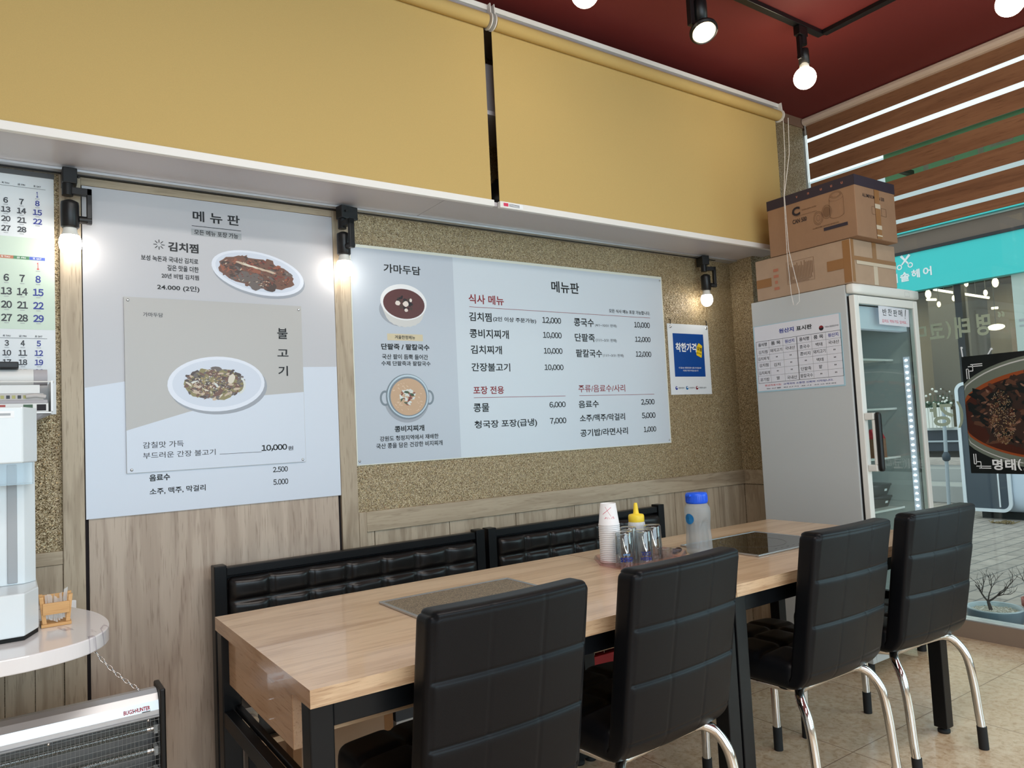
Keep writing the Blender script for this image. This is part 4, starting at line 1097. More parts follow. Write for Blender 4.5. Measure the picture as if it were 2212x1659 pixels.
sq = thing('squeeze_bottle', 'squeeze bottle with a bright yellow nozzle cap behind the glasses', 'bottle', (1.620, -0.802, zf))
part('bottle_body', MB().lathe([(0.001, 0), (0.029, 0.001), (0.0315, 0.005), (0.0315, 0.108), (0.030, 0.118), (0.0265, 0.123)], (1.620, -0.802, zf), 'milky_plastic', 36), sq)
part('nozzle_cap', MB().lathe([(0.0285, 0.121), (0.0292, 0.123), (0.0290, 0.142), (0.026, 0.147), (0.0115, 0.150), (0.0105, 0.153), (0.0065, 0.186), (0.0050, 0.189), (0.001, 0.189)], (1.620, -0.802, zf), 'yellow_cap', 36), sq, 'bright yellow nozzle cap')

wb = thing('water_bottle', 'frosted plastic water bottle with a blue lid on the window-end table', 'bottle', (1.80, -0.935, 0.7502))
C_ = (1.80, -0.935, 0.7502)
bm_ = MB()
prof = [(0.001, 0.0), (0.040, 0.0), (0.0455, 0.006), (0.047, 0.02), (0.046, 0.055), (0.0435, 0.085), (0.0435, 0.105), (0.046, 0.130), (0.047, 0.150), (0.045, 0.166), (0.038, 0.178), (0.0355, 0.181), (0.0355, 0.196)]
i0 = len(bm_.v)
prof2 = []
for (ra, za), (rb, zb) in zip(prof[:-1], prof[1:]):
    for k in range(3): prof2.append((ra + (rb - ra) * k / 3, za + (zb - za) * k / 3))
prof2.append(prof[-1])
bm_.lathe(prof2, C_, 'frosted_bottle', 64)
for i in range(i0, len(bm_.v)):
    # two arched finger dents
    px, py, pz = (a - b for a, b in zip(bm_.v[i], C_))
    th = math.atan2(py, px)
    for c in (math.radians(-98), math.radians(82)):
        dth = (th - c + math.pi) % (2 * math.pi) - math.pi
        topz = 0.125 - 0.10 * abs(dth) ** 2
        k = max(0.0, 1 - (abs(dth) / 0.62) ** 6) * (1 / (1 + math.exp((pz - topz) / 0.0025))) * min(1, pz / 0.02)
        f = 1 - 0.17 * k
        px, py = px * f, py * f
    bm_.v[i] = (C_[0] + px, C_[1] + py, C_[2] + pz)
part('bottle_body', bm_, wb)
part('water', MB().lathe([(0.001, 0.004), (0.034, 0.004), (0.0355, 0.010), (0.0355, 0.055), (0.034, 0.085), (0.034, 0.105), (0.035, 0.112), (0.001, 0.112)], C_, 'clear_plastic', 32), wb)
lid = MB().lathe([(0.0362, 0.181), (0.0385, 0.183), (0.039, 0.188), (0.039, 0.212), (0.037, 0.219), (0.001, 0.221)], C_, 'blue_lid', 48)
for k in range(40):
    a = 2 * math.pi * k / 40; lid.tube([(C_[0] + 0.0392 * math.cos(a), C_[1] + 0.0392 * math.sin(a), C_[2] + z) for z in (0.187, 0.209)], 0.0009, 'blue_lid', 4)
lid.box(C_[0] - 0.048, C_[0] - 0.037, C_[1] - 0.010, C_[1] + 0.010, C_[2] + 0.209, C_[2] + 0.216, 'blue_lid')
part('lid', lid, wb, 'blue screw lid')
sl = MB()
for k in range(24):
    for (ra, rb, mm) in ((0.0, 0.019, 'label_blue'),):
        a, b = 2 * math.pi * k / 24, 2 * math.pi * (k + 1) / 24; th0 = math.radians(-178)
        def w_(r, q):
            th = th0 + r * math.cos(q) / 0.047; zz = 0.128 + r * math.sin(q)
            rr = 0.0478
            return (C_[0] + rr * math.cos(th), C_[1] + rr * math.sin(th), C_[2] + zz)
        sl.add([w_(0, 0), w_(rb, a), w_(rb, b)], [(0, 1, 2)], mm)
part('label', sl, wb, 'round blue label')

tk_ = MB()
for dx, dy, r in ((0, 0, 0.013), (0.022, 0.006, 0.012), (0.012, -0.016, 0.0125)): tk_.ball((1.742 + dx, -0.872 + dy, 0.7503 + r * 0.62), r, 'trinket_brown', 8, 1.15, 0.9, 0.62) if False else None
for k, (dx, dy, r, lb) in enumerate(((0, 0, 0.014, 'dark brown glossy sweet on the table, left of the water bottle'), (0.034, 0.012, 0.013, 'dark brown glossy sweet on the table, right beside the water bottle'))):
    b = MB().ball((1.728 + dx, -0.878 + dy, 0.7503 + r * 0.7), r, 'trinket_brown', 10, 1.2, 0.95, 0.7)
    single('wrapped_sweet', b, lb, 'sweet', (1.728 + dx, -0.878 + dy, 0.7503), 'glossy brown sweets on the table')

# ------------------------------------------------------------------ under the tables
ub = thing('cardboard_box', 'dull cardboard box with brown tape under the left bench', 'box', (0.61, -0.28, 0))
part('carton', MB().box(0.44, 0.775, -0.465, -0.13, 0.0, 0.318, 'cardboard_tan'), ub, bevel=0.003)
part('tape', MB().box(0.4385, 0.465, -0.4662, -0.40, 0.22, 0.319, 'tape_brown').box(0.745, 0.7765, -0.4662, -0.40, 0.24, 0.319, 'tape_brown'), ub, 'brown packing tape')
cw = thing('carton', 'white carton with a grey lid and yellow label under the left bench', 'box', (0.95, -0.30, 0))
part('carton_body', MB().box(0.80, 1.10, -0.44, -0.16, 0.0, 0.262, 'carton_white'), cw, bevel=0.002)
part('lid', MB().box(0.797, 1.103, -0.443, -0.157, 0.2625, 0.322, 'carton_lid'), cw, 'dark grey lid', bevel=0.003)
lbm = MB().quad((0.855, -0.4406, 0.13), (1.0, -0.4406, 0.13), (1.0, -0.4406, 0.235), (0.855, -0.4406, 0.235), 'carton_label')
part('label', lbm, cw, 'yellow label')
rc = MB(); X0, X1, Y0, Y1 = 1.62, 1.98, -0.46, -0.16
rc.box(X0, X1, Y0, Y1, 0.0, 0.012, 'red_plastic')
for k in range(6):
    a = X0 + (X1 - X0) * k / 6; rc.box(a + 0.004, a + 0.052, Y0, Y0 + 0.012, 0.0125, 0.262, 'red_plastic'); rc.box(a + 0.004, a + 0.052, Y1 - 0.012, Y1, 0.0125, 0.262, 'red_plastic')
for k in range(5):
    a = Y0 + 0.013 + (Y1 - Y0 - 0.026) * k / 5; rc.box(X0, X0 + 0.012, a + 0.002, a + 0.05, 0.0125, 0.262, 'red_plastic'); rc.box(X1 - 0.012, X1, a + 0.002, a + 0.05, 0.0125, 0.262, 'red_plastic')
rc.box(X0 - 0.006, X1 + 0.006, Y0 - 0.006, Y0 + 0.014, 0.263, 0.30, 'red_plastic').box(X0 - 0.006, X1 + 0.006, Y1 - 0.014, Y1 + 0.006, 0.263, 0.30, 'red_plastic')
rc.box(X0 - 0.006, X0 + 0.014, Y0 + 0.0145, Y1 - 0.0145, 0.263, 0.30, 'red_plastic').box(X1 - 0.014, X1 + 0.006, Y0 + 0.0145, Y1 - 0.0145, 0.263, 0.30, 'red_plastic')
single('plastic_crate', rc, 'red plastic crate under the right bench, seen between the near chairs', 'crate', (1.8, -0.31, 0), bevel=0.002)
so = thing('power_socket', 'ivory power socket with a plug fixed to the back left table leg', 'socket', (0.262, -0.615, 0.45))
part('plate', MB().box(0.2465, 0.290, -0.640, -0.600, 0.445, 0.487, 'socket_ivory'), so, bevel=0.003)
part('plug', MB().cyl((0.272, -0.6405, 0.466), (0.272, -0.662, 0.466), 0.014, 'socket_ivory').tube([(0.272, -0.660, 0.466), (0.274, -0.672, 0.452), (0.276, -0.664, 0.35), (0.28, -0.65, 0.15), (0.29, -0.64, 0.006)], 0.0035, 'black_plastic', 8), so)

# ================================================================== marble counter end on the left and the things on and under it
ct_ = thing('counter', 'white marble counter with a rounded end against the menu wall', 'counter', (-0.6, -0.35, 0))
out = [(-1.3, -0.70), (-0.60, -0.70), (-0.301, -0.69), (-0.23, -0.682), (-0.165, -0.659), (-0.12, -0.628), (-0.088, -0.585), (-0.066, -0.53), (-0.055, -0.46), (-0.056, -0.38), (-0.070, -0.29), (-0.096, -0.21), (-0.132, -0.12), (-0.165, -0.05), (-0.19, -0.021), (-1.3, -0.021)]
def smooth_closed(P, a, b, n=6):
    o = P[:a]
    for i in range(a, b):
        p0, p1, p2, p3 = (Vector((*P[j], 0)) for j in (i - 1, i, i + 1, min(i + 2, len(P) - 1)))
        for k in range(n):
            s = k / n
            v = 0.5 * ((2 * p1) + (p2 - p0) * s + (2 * p0 - 5 * p1 + 4 * p2 - p3) * s * s + (3 * p1 - p0 - 3 * p2 + p3) * s ** 3); o.append((v.x, v.y))
    return o + P[b:]
out = smooth_closed(out, 1, 14)
n = len(out); m_ = MB()
m_.add([(x, y, 0.722) for x, y in out] + [(x, y, 0.760) for x, y in out], [tuple(range(n))[::-1], tuple(range(n, 2 * n))] + [(i, (i + 1) % n, n + (i + 1) % n, n + i) for i in range(n)], 'white_marble')
part('worktop', m_, ct_, bevel=0.003)
part('support_panel', MB().box(-1.25, -0.95, -0.62, -0.021, 0.0, 0.7215, 'white_laminate'), ct_)

wp_ = thing('water_purifier', 'white countertop water purifier cut by the left edge of the photo', 'water dispenser', (-0.36, -0.32, 0.7605))
def prism(mb, pts, z0, z1, m):
    n = len(pts); mb.add([(x, y, z0) for x, y in pts] + [(x, y, z1) for x, y in pts], [tuple(range(n))[::-1], tuple(range(n, 2 * n))] + [(i, (i + 1) % n, n + (i + 1) % n, n + i) for i in range(n)], m)
full = [(-0.50, -0.44), (-0.468, -0.52), (-0.250, -0.52), (-0.2175, -0.44), (-0.217, -0.13), (-0.50, -0.13)]
back = [(-0.498, -0.33), (-0.47, -0.36), (-0.246, -0.36), (-0.2195, -0.33), (-0.219, -0.132), (-0.498, -0.132)]
h_ = MB(); prism(h_, full, 1.2105, 1.355, 'purifier_white'); part('head', h_, wp_, bevel=0.004)
h_ = MB(); prism(h_, back, 0.8805, 1.21, 'purifier_white')
h_.box(-0.285, -0.262, -0.364, -0.3605, 0.885, 1.205, 'strip_grey')
part('column', h_, wp_, bevel=0.002)
h_ = MB(); prism(h_, [(x, y) for x, y in full], 0.772, 0.880, 'purifier_white'); part('base', h_, wp_, bevel=0.004)
h_ = MB(); prism(h_, [(x * 0.985 - 0.004, y + 0.010) for x, y in full], 0.7605, 0.7718, 'matte_black'); part('foot', h_, wp_, 'thin black foot')
h_ = MB().box(-0.46, -0.228, -0.438, -0.436, 1.152, 1.2102, 'clear_plastic').box(-0.2275, -0.2255, -0.438, -0.362, 1.152, 1.2102, 'clear_plastic').box(-0.46, -0.228, -0.4355, -0.362, 1.152, 1.154, 'clear_plastic')
part('drip_guard', h_, wp_, 'clear drip guard')
part('spout', MB().cyl((-0.312, -0.405, 1.205), (-0.312, -0.405, 1.172), 0.009, 'chrome').cyl((-0.312, -0.405, 1.172), (-0.312, -0.412, 1.158), 0.006, 'matte_black'), wp_)
st = MB().quad((-0.335, -0.5206, 1.327), (-0.268, -0.5206, 1.327), (-0.268, -0.5206, 1.345), (-0.335, -0.5206, 1.345), 'ink_white')
text(st, '02-2024', (-0.328, -0.5209, 1.332), (1, 0, 0), (0, 0, 1), 0.052, 0.007, 'strip_grey') if False else st.quad((-0.328, -0.5209, 1.333), (-0.276, -0.5209, 1.333), (-0.276, -0.5209, 1.339), (-0.328, -0.5209, 1.339), 'strip_grey')
part('sticker', st, wp_)
part('drip_tray', MB().box(-0.44, -0.305, -0.50, -0.37, 0.8805, 0.888, 'strip_grey'), wp_, bevel=0.002)

nh = thing('napkin_holder', 'small slatted wooden stand holding folded plastic bags beside the purifier', 'holder', (-0.176, -0.37, 0.7605))
part('base', MB().box(-0.211, -0.140, -0.402, -0.335, 0.7605, 0.769, 'light_pine'), nh, bevel=0.001)
for s in (-1, 1):
    cx = -0.1755
    for y0 in (-0.398, -0.350):
        v = [(cx + s * 0.022, y0, 0.7695), (cx + s * 0.032, y0, 0.7695), (cx + s * 0.0390, y0, 0.842), (cx + s * 0.0300, y0, 0.842)]
        part('post', MB().add(v + [(x, y + 0.012, z) for x, y, z in v], [(0, 1, 2, 3), (7, 6, 5, 4), (0, 4, 5, 1), (1, 5, 6, 2), (2, 6, 7, 3), (3, 7, 4, 0)], 'light_pine'), nh)
part('slat', MB().box(-0.207, -0.144, -0.404, -0.3985, 0.794, 0.825, 'light_pine'), nh, bevel=0.001)
part('slat', MB().box(-0.207, -0.144, -0.3375, -0.331, 0.806, 0.838, 'light_pine'), nh, bevel=0.001)
bg_ = MB()
rnd = random.Random(5)
for k in range(9):
    x = -0.200 + 0.0058 * k
    bg_.add([(x + rnd.uniform(-.002, .002), -0.394, 0.772 + 0.012 * abs(k - 4) / 4), (x + 0.005, -0.394, 0.770 + 0.012 * abs(k - 4) / 4), (x + 0.006, -0.342, 0.835 + rnd.uniform(-.01, .008)), (x, -0.342, 0.832 + rnd.uniform(-.01, .01))], [(0, 1, 2, 3)], 'thin_bag')
bg_.add([(-0.158, -0.36, 0.80), (-0.150, -0.358, 0.80), (-0.145, -0.352, 0.855), (-0.155, -0.355, 0.850)], [(0, 1, 2, 3)], 'thin_bag')
single('plastic_bags', bg_, 'folded clear plastic bags tucked in the small wooden stand', 'bag', (-0.176, -0.37, 0.772))

# wall rack with papers
rk = thing('paper_rack', 'white wall rack full of papers over the purifier', 'rack', (-0.4, -0.09, 1.34))
part('tray', MB().box(-0.66, -0.170, -0.165, -0.0125, 1.352, 1.357, 'white_plastic').box(-0.172, -0.166, -0.165, -0.0125, 1.3575, 1.452, 'white_plastic').box(-0.66, -0.654, -0.165, -0.0125, 1.3575, 1.452, 'white_plastic').box(-0.653, -0.173, -0.016, -0.0125, 1.3575, 1.452, 'white_plastic'), rk, bevel=0.001)
part('sagging_base', MB().add([(-0.65, -0.16, 1.351), (-0.19, -0.16, 1.351), (-0.168, -0.13, 1.351), (-0.17, -0.03, 1.351), (-0.65, -0.03, 1.351), (-0.64, -0.14, 1.333), (-0.215, -0.14, 1.330), (-0.205, -0.05, 1.334), (-0.64, -0.05, 1.336)], [(0, 1, 6, 5), (1, 2, 6), (2, 3, 7, 6), (3, 4, 8, 7), (4, 0, 5, 8), (5, 6, 7, 8)], 'paper_grey'), rk, 'grey underside')
part('wire', MB().tube([(-0.66, -0.166, 1.448), (-0.175, -0.166, 1.448), (-0.1645, -0.160, 1.448), (-0.1645, -0.02, 1.448)], 0.002, 'white_satin', 8), rk)
z = 1.358
for nm, lb, cat, th, mt, x1 in (('magazine', 'magazine with vegetables on its spine, at the bottom of the wall rack', 'magazine', 0.026, 'magazine_white', -0.178), ('paper_stack', 'thin stack of loose grey papers in the wall rack', 'paper', 0.010, 'paper_grey', -0.18), ('folded_newspaper', 'folded newspaper with yellow print in the wall rack', 'newspaper', 0.020, 'newspaper', -0.19), ('envelope_stack', 'stack of white envelopes at the top of the wall rack', 'envelope', 0.026, 'magazine_white', -0.20)):
    b = MB(); b.box(-0.62, x1, -0.155, -0.03, z, z + th - 0.0006, mt)
    if nm == 'magazine':
        for k, c in enumerate(('magazine_red', 'magazine_white', 'magazine_green', 'box_ink')): b.box(-0.31 + 0.034 * k, -0.286 + 0.034 * k, -0.1556, -0.155, z + 0.003, z + 0.022, c)
    if nm == 'folded_newspaper':
        for k in range(8): b.box(-0.34 + 0.014 * k, -0.331 + 0.014 * k, -0.1556, -0.155, z + 0.004, z + 0.014, 'magazine_yellow' if k % 2 else 'ink_grey')
        b.tube([(-0.235, -0.158, z + 0.010), (-0.21, -0.160, z + 0.013), (-0.185, -0.156, z + 0.009)], 0.006, 'newspaper', 8)
    single(nm, b, lb, cat, (-0.4, -0.09, z)); z += th
b = MB().cyl((-0.62, -0.095, 1.4665), (-0.214, -0.095, 1.4665), 0.0255, 'magazine_white', 24).cyl((-0.2135, -0.095, 1.4665), (-0.178, -0.095, 1.4665), 0.0248, 'paper_grey', 24)
single('paper_roll', b, 'white roll of paper with a grey end lying on the wall rack', 'paper roll', (-0.4, -0.095, 1.441))
b = MB().box(-0.60, -0.252, -0.13, -0.06, 1.4925, 1.512, 'black_plastic')
single('black_case', b, 'flat black case on top of the paper roll', 'case', (-0.42, -0.095, 1.4925), bevel=0.003)

# electric heater hanging below the counter
he = thing('electric_heater', 'silver electric heater with a wire grille hanging by a chain under the counter', 'heater', (-0.25, -0.43, 0.24))
mat('heater_back', (118, 120, 122), 0.35, metal=0.6)
hs = MB()
pf = [(-0.385, 0.535), (-0.405, 0.546), (-0.43, 0.548), (-0.455, 0.541), (-0.468, 0.525), (-0.474, 0.50), (-0.474, 0.483), (-0.468, 0.480), (-0.385, 0.480)]
n = len(pf)
hs.add([(-0.58, y, z) for y, z in pf] + [(0.064, y, z) for y, z in pf], [tuple(range(n)), tuple(range(n, 2 * n))[::-1]] + [(i, n + i, n + (i + 1) % n, (i + 1) % n) for i in range(n)], 'aluminium')
part('housing', hs, he, bevel=0.001)
part('back_plate', MB().box(-0.58, 0.064, -0.392, -0.386, 0.235, 0.4795, 'heater_back'), he)
for x in (-0.595, 0.0645): part('end_cap', MB().box(x, x + 0.0155, -0.482, -0.376, 0.225, 0.555, 'black_plastic'), he, bevel=0.004)
for k in range(3):
    z_ = 0.438 - 0.06 * k
    q = part('heating_tube', MB().cyl((-0.55, -0.43, z_), (0.036, -0.43, z_), 0.010, 'tube_glass', 16), he)
    co = MB(); co.tube([(-0.54 + 0.57 * i / 900, -0.43 + 0.0055 * math.cos(i * 0.9), z_ + 0.0055 * math.sin(i * 0.9)) for i in range(901)], 0.0008, 'brushed_steel', 5)
    part('coil', co, q)
    part('tube_holder', MB().cyl((0.0365, -0.43, z_), (0.060, -0.43, z_), 0.008, 'chrome', 16).box(0.054, 0.064, -0.445, -0.415, z_ - 0.012, z_ + 0.012, 'fridge_white'), q)
mat('heater_wire', (138, 142, 142), 0.4, metal=0.3)
gr = MB()
for k in range(64):
    x = -0.575 + 0.0101 * k
    gr.tube([(x, -0.474, 0.482), (x, -0.478, 0.47), (x, -0.478, 0.24), (x, -0.470, 0.23)], 0.0006, 'heater_wire', 4)
for k in range(16):
    z_ = 0.475 - 0.0155 * k; gr.tube([(-0.578, -0.479, z_), (0.063, -0.479, z_)], 0.0007, 'heater_wire', 4)
part('grille', gr, he)
wl_ = MB().tube([(-0.578, -0.476, 0.4835), (0.063, -0.476, 0.4835)], 0.0035, 'strip_grey', 8)
for x in (-0.20, 0.035): wl_.ball((x, -0.4785, 0.478), 0.004, 'chrome', 8)
part('grille_bar', wl_, he)
mat('ink_heater_red', (190, 40, 52), 0.5)
lg = MB(); d = Vector((0, 0.09, 1)).normalized()
text(lg, 'BUGS', (-0.025, -0.4745, 0.5045), (1, 0, 0), (0, 0.045, 0.999), 0.025, 0.011, 'ink_heater_red', 1)
text(lg, 'HUNTER', (0.003, -0.4745, 0.5045), (1, 0, 0), (0, 0.045, 0.999), 0.038, 0.011, 'ink_heater_red', 1)
lg.quad((-0.0005, -0.4745, 0.508), (0.002, -0.4745, 0.508), (0.002, -0.4742, 0.511), (-0.0005, -0.4742, 0.511), 'ink_black')
lg.quad((0.020, -0.4746, 0.500), (0.041, -0.4746, 0.500), (0.041, -0.4746, 0.5022), (0.020, -0.4746, 0.5022), 'ink_grey')
part('lettering', lg, he, 'red lettering')
part('rear_handle', MB().tube([(-0.60, -0.378, 0.50), (-0.59, -0.378, 0.538), (-0.155, -0.378, 0.536), (-0.140, -0.378, 0.525), (-0.138, -0.384, 0.50)], 0.0025, 'chrome', 8), he)
# chain
cn = MB(); A = Vector((-0.118, -0.34, 0.7225)); B = Vector((0.022, -0.425, 0.5495)); N_ = 15
for i in range(N_):
    a = A.lerp(B, i / N_); b = A.lerp(B, (i + 1.25) / N_)
    sag = lambda t: Vector((0, 0, -0.018 * math.sin(math.pi * min(1, t))))
    a = a + sag(i / N_); b = b + sag((i + 1.25) / N_)
    dd = (b - a).normalized(); s = dd.cross(Vector((0, 1, 0)) if i % 2 else Vector((0.3, 0, 1))).normalized(); c = (a + b) / 2; hl = (b - a).length / 2
    if i == N_ - 1: hl *= 0.8
    cn.tube([c + dd * hl * math.cos(t) + s * 0.0042 * math.sin(t) for t in [2 * math.pi * k / 14 for k in range(14)]], 0.0011, 'chrome', 6, closed=True)
part('chain', cn, he, 'thin metal chain')

# ================================================================== glass-door fridge, cartons on it, things on the window
fg = thing('display_fridge', 'tall pale grey fridge with a glass door beside the window', 'fridge', (3.33, -0.58, 0))
X0, X1 = 3.03, 3.635
bd = MB()
bd.box(X0, X0 + 0.03, -0.845, -0.306, 0.06, 1.8465, 'fridge_white').box(X1 - 0.03, X1, -0.845, -0.306, 0.06, 1.8465, 'fridge_white')
bd.box(X0 + 0.0305, X1 - 0.0305, -0.335, -0.306, 0.06, 1.8465, 'fridge_white').box(X0 + 0.0305, X1 - 0.0305, -0.845, -0.3355, 1.77, 1.8465, 'fridge_white').box(X0 + 0.0305, X1 - 0.0305, -0.845, -0.3355, 0.06, 0.24, 'fridge_white')
part('cabinet', bd, fg, bevel=0.003)
for x, y in ((X0 + 0.06, -0.79), (X1 - 0.06, -0.79), (X0 + 0.06, -0.36), (X1 - 0.06, -0.36)):
    part('foot', MB().cyl((x, y, 0.0), (x, y, 0.0595), 0.022, 'rubber_black'), fg)
cp_ = part('top_cap', MB().rbox(((X0 + X1) / 2, -0.869, 1.824), (X1 - X0 + 0.004, 0.046, 0.050), 0.010, (8, 4, 4), 'fridge_cream'), fg, 'cream front cap')
bdg = MB()
for a, b, c, d in ((3.49, 3.535, 1.809, 1.810), (3.49, 3.535, 1.834, 1.835), (3.49, 3.491, 1.810, 1.834), (3.534, 3.535, 1.810, 1.834)): bdg.quad((a, -0.8925, c), (b, -0.8925, c), (b, -0.8925, d), (a, -0.8925, d), 'strip_grey')
part('badge', bdg, cp_)
part('gasket', MB().box(X0 + 0.010, X0 + 0.034, -0.8555, -0.8455, 0.12, 1.79, 'matte_black').box(X1 - 0.034, X1 - 0.010, -0.8555, -0.8455, 0.12, 1.79, 'matte_black').box(X0 + 0.0345, X1 - 0.0345, -0.8555, -0.8455, 1.75, 1.79, 'matte_black').box(X0 + 0.0345, X1 - 0.0345, -0.8555, -0.8455, 0.12, 0.22, 'matte_black'), fg)
dr = part('door', MB().box(X0 + 0.006, X0 + 0.044, -0.885, -0.856, 0.12, 1.793, 'fridge_cream').box(X1 - 0.050, X1 - 0.012, -0.885, -0.856, 0.12, 1.793, 'fridge_cream').box(X0 + 0.0442, X1 - 0.0502, -0.885, -0.856, 1.753, 1.793, 'fridge_cream').box(X0 + 0.0442, X1 - 0.0502, -0.885, -0.856, 0.12, 0.20, 'fridge_cream'), fg, bevel=0.004)
part('door_glass', MB().box(X0 + 0.0445, X1 - 0.0505, -0.876, -0.870, 0.2005, 1.7525, 'fridge_glass'), dr, 'clear glass pane')
hn = part('handle', MB().box(3.040, 3.072, -0.930, -0.8855, 1.195, 1.228, 'fridge_cream').box(3.040, 3.072, -0.930, -0.8855, 0.955, 0.985, 'fridge_cream').box(3.046, 3.066, -0.930, -0.916, 0.985, 1.195, 'fridge_cream'), dr, bevel=0.004)
part('grip', MB().rbox((3.058, -0.943, 1.092), (0.028, 0.024, 0.275), 0.009, (4, 4, 20), 'black_plastic'), hn, 'black grip')
for z in (1.50, 1.243, 0.989, 0.725, 0.46):
    s = MB()
    for k in range(30): s.tube([(X0 + 0.045 + 0.0178 * k, -0.74, z), (X0 + 0.045 + 0.0178 * k, -0.345, z)], 0.0016, 'white_satin', 6)
    s.tube([(X0 + 0.034, -0.742, z - 0.003), (X1 - 0.034, -0.742, z - 0.003)], 0.003, 'white_satin', 8).tube([(X0 + 0.034, -0.345, z - 0.003), (X1 - 0.034, -0.345, z - 0.003)], 0.003, 'white_satin', 8)
    s.box(X0 + 0.034, X1 - 0.034, -0.7475, -0.7455, z - 0.005, z + 0.005, 'white_satin')
    part('wire_shelf', s, fg)
ls = part('led_strip', MB().box(X1 - 0.0345, X1 - 0.031, -0.832, -0.800, 0.30, 1.51, 'led_strip_white'), fg, 'lit white strip of small lamps')
ld_ = MB()
for k in range(38): ld_.ball((X1 - 0.0355, -0.816, 1.492 - 0.0315 * k), 0.0045, 'led_dot', 5, 0.5, 1.6, 0.7)
part('led_row', ld_, ls)
part('light_panel', MB().box(X0 + 0.05, X1 - 0.05, -0.84, -0.80, 1.64, 1.768, 'led_strip_white'), fg, 'white lit panel')

pch = MB(); x0, x1, y_ = 3.425, 3.52, -0.69
pch.add([(x0, y_ - 0.03, 0.9915), (x1, y_ - 0.03, 0.9915), (x1, y_ + 0.03, 0.9915), (x0, y_ + 0.03, 0.9915), (x0, y_ - 0.028, 1.09), (x1, y_ - 0.028, 1.09), (x1, y_ + 0.028, 1.09), (x0, y_ + 0.028, 1.09)], [(0, 3, 2, 1), (0, 1, 5, 4), (1, 2, 6, 5), (2, 3, 7, 6), (3, 0, 4, 7)], 'pouch_brown')
pch.add([(x0, y_ - 0.028, 1.09), (x1, y_ - 0.028, 1.09), (x1, y_ + 0.028, 1.09), (x0, y_ + 0.028, 1.09), (x0, y_ - 0.003, 1.14), (x1, y_ - 0.003, 1.14), (x1, y_ + 0.003, 1.14), (x0, y_ + 0.003, 1.14)], [(0, 1, 5, 4), (1, 2, 6, 5), (2, 3, 7, 6), (3, 0, 4, 7), (4, 5, 6, 7)], 'pouch_red')
single('food_pouch', pch, 'brown food pouch with a red top on a shelf inside the fridge', 'pouch', (3.47, -0.69, 0.9915))
for k, (z, lb) in enumerate(((0.7275, 'black food tray at the bottom of the pair inside the fridge'), (0.7905, 'black food tray stacked on the other one inside the fridge'))):
    f = MB(); cx, cy = 3.50, -0.62
    f.add([(cx - 0.08, cy - 0.055, z), (cx + 0.07, cy - 0.055, z), (cx + 0.07, cy + 0.055, z), (cx - 0.08, cy + 0.055, z), (cx - 0.095, cy - 0.07, z + 0.048), (cx + 0.085, cy - 0.07, z + 0.048), (cx + 0.085, cy + 0.07, z + 0.048), (cx - 0.095, cy + 0.07, z + 0.048)], [(0, 3, 2, 1), (0, 1, 5, 4), (1, 2, 6, 5), (2, 3, 7, 6), (3, 0, 4, 7), (4, 5, 6, 7)], 'black_plastic')
    f.box(cx - 0.098, cx + 0.088, cy - 0.073, cy + 0.073, z + 0.0485, z + 0.060, 'black_plastic')
    f.quad((cx + 0.02, cy - 0.0685, z + 0.022), (cx + 0.045, cy - 0.0685, z + 0.022), (cx + 0.045, cy - 0.0715, z + 0.034), (cx + 0.02, cy - 0.0715, z + 0.034), 'ink_white')
    single('food_tray', f, lb, 'food tray', (cx, cy, z), 'black food trays in the fridge')

# origin notice on the fridge side (read along -y)
ns = thing('notice', 'large white notice with a hand-filled table stuck on the side of the fridge', 'notice', (3.028, -0.56, 1.54))
xs = 3.0285
def fy(y): return -2.80203 + (y + 2.80203) * 1.0097
def fz(z): return 1.2375 + (z - 1.2375) * 1.0097
sh = MB().box(xs - 0.001, xs + 0.001, fy(-0.832), fy(-0.334), fz(1.362), fz(1.712), 'notice_border')
sh.quad((xs - 0.0014, fy(-0.341), fz(1.369)), (xs - 0.0014, fy(-0.825), fz(1.369)), (xs - 0.0014, fy(-0.825), fz(1.709)), (xs - 0.0014, fy(-0.341), fz(1.709)), 'notice_paper')
part('sheet', sh, ns)
tn = MB(); xt = xs - 0.0019
def ft(s, y, z, w, h, m, b=0): text(tn, s, (xt, fy(y), fz(z)), (0, -1, 0), (0, 0, 1), w, h, m, b)
def fr_(ya, yb, za, zb, m='ink_black', o=0.0): tn.quad((xt - o, fy(ya), fz(za)), (xt - o, fy(yb), fz(za)), (xt - o, fy(yb), fz(zb)), (xt - o, fy(ya), fz(zb)), m)
ft('원산지', -0.491, 1.657, 0.088, 0.024, 'ink_blue', 2); ft('표시판', -0.592, 1.656, 0.088, 0.024, 'ink_black', 2)
for (ya, yb, cols_) in ((-0.348, -0.589, (-0.426, -0.509)), (-0.592, -0.828, (-0.672, -0.749))):
    z0, z1 = 1.410, 1.629
    for z in (z0, z1): fr_(ya, yb, z - 0.0008, z + 0.0008)
    for y in (ya, yb): fr_(y + 0.0008, y - 0.0008, z0, z1)
    for k in range(1, 6): fr_(ya, yb, z1 - k * (z1 - z0) / 6 - 0.0004, z1 - k * (z1 - z0) / 6 + 0.0004, 'ink_grey')
    for y in cols_: fr_(y + 0.0004, y - 0.0004, z0, z1, 'ink_grey')
heads = ('음식명', '품 목', '원산지')
L_ = [['김치찜', '돼지고기', '국내산'], ['김치찌개', '"', '"'], ['김치찜', '김치', '"'], ['김치찌개', '"', '"'], ['공기밥', '쌀', '국내산']]
R_ = [['콩국수', '백태', '국내산'], ['콩비지', '돼지고기', '"'], ['"', '백태', '"'], ['단팥죽', '팥', '"'], ['팥칼국수', '"', '"']]
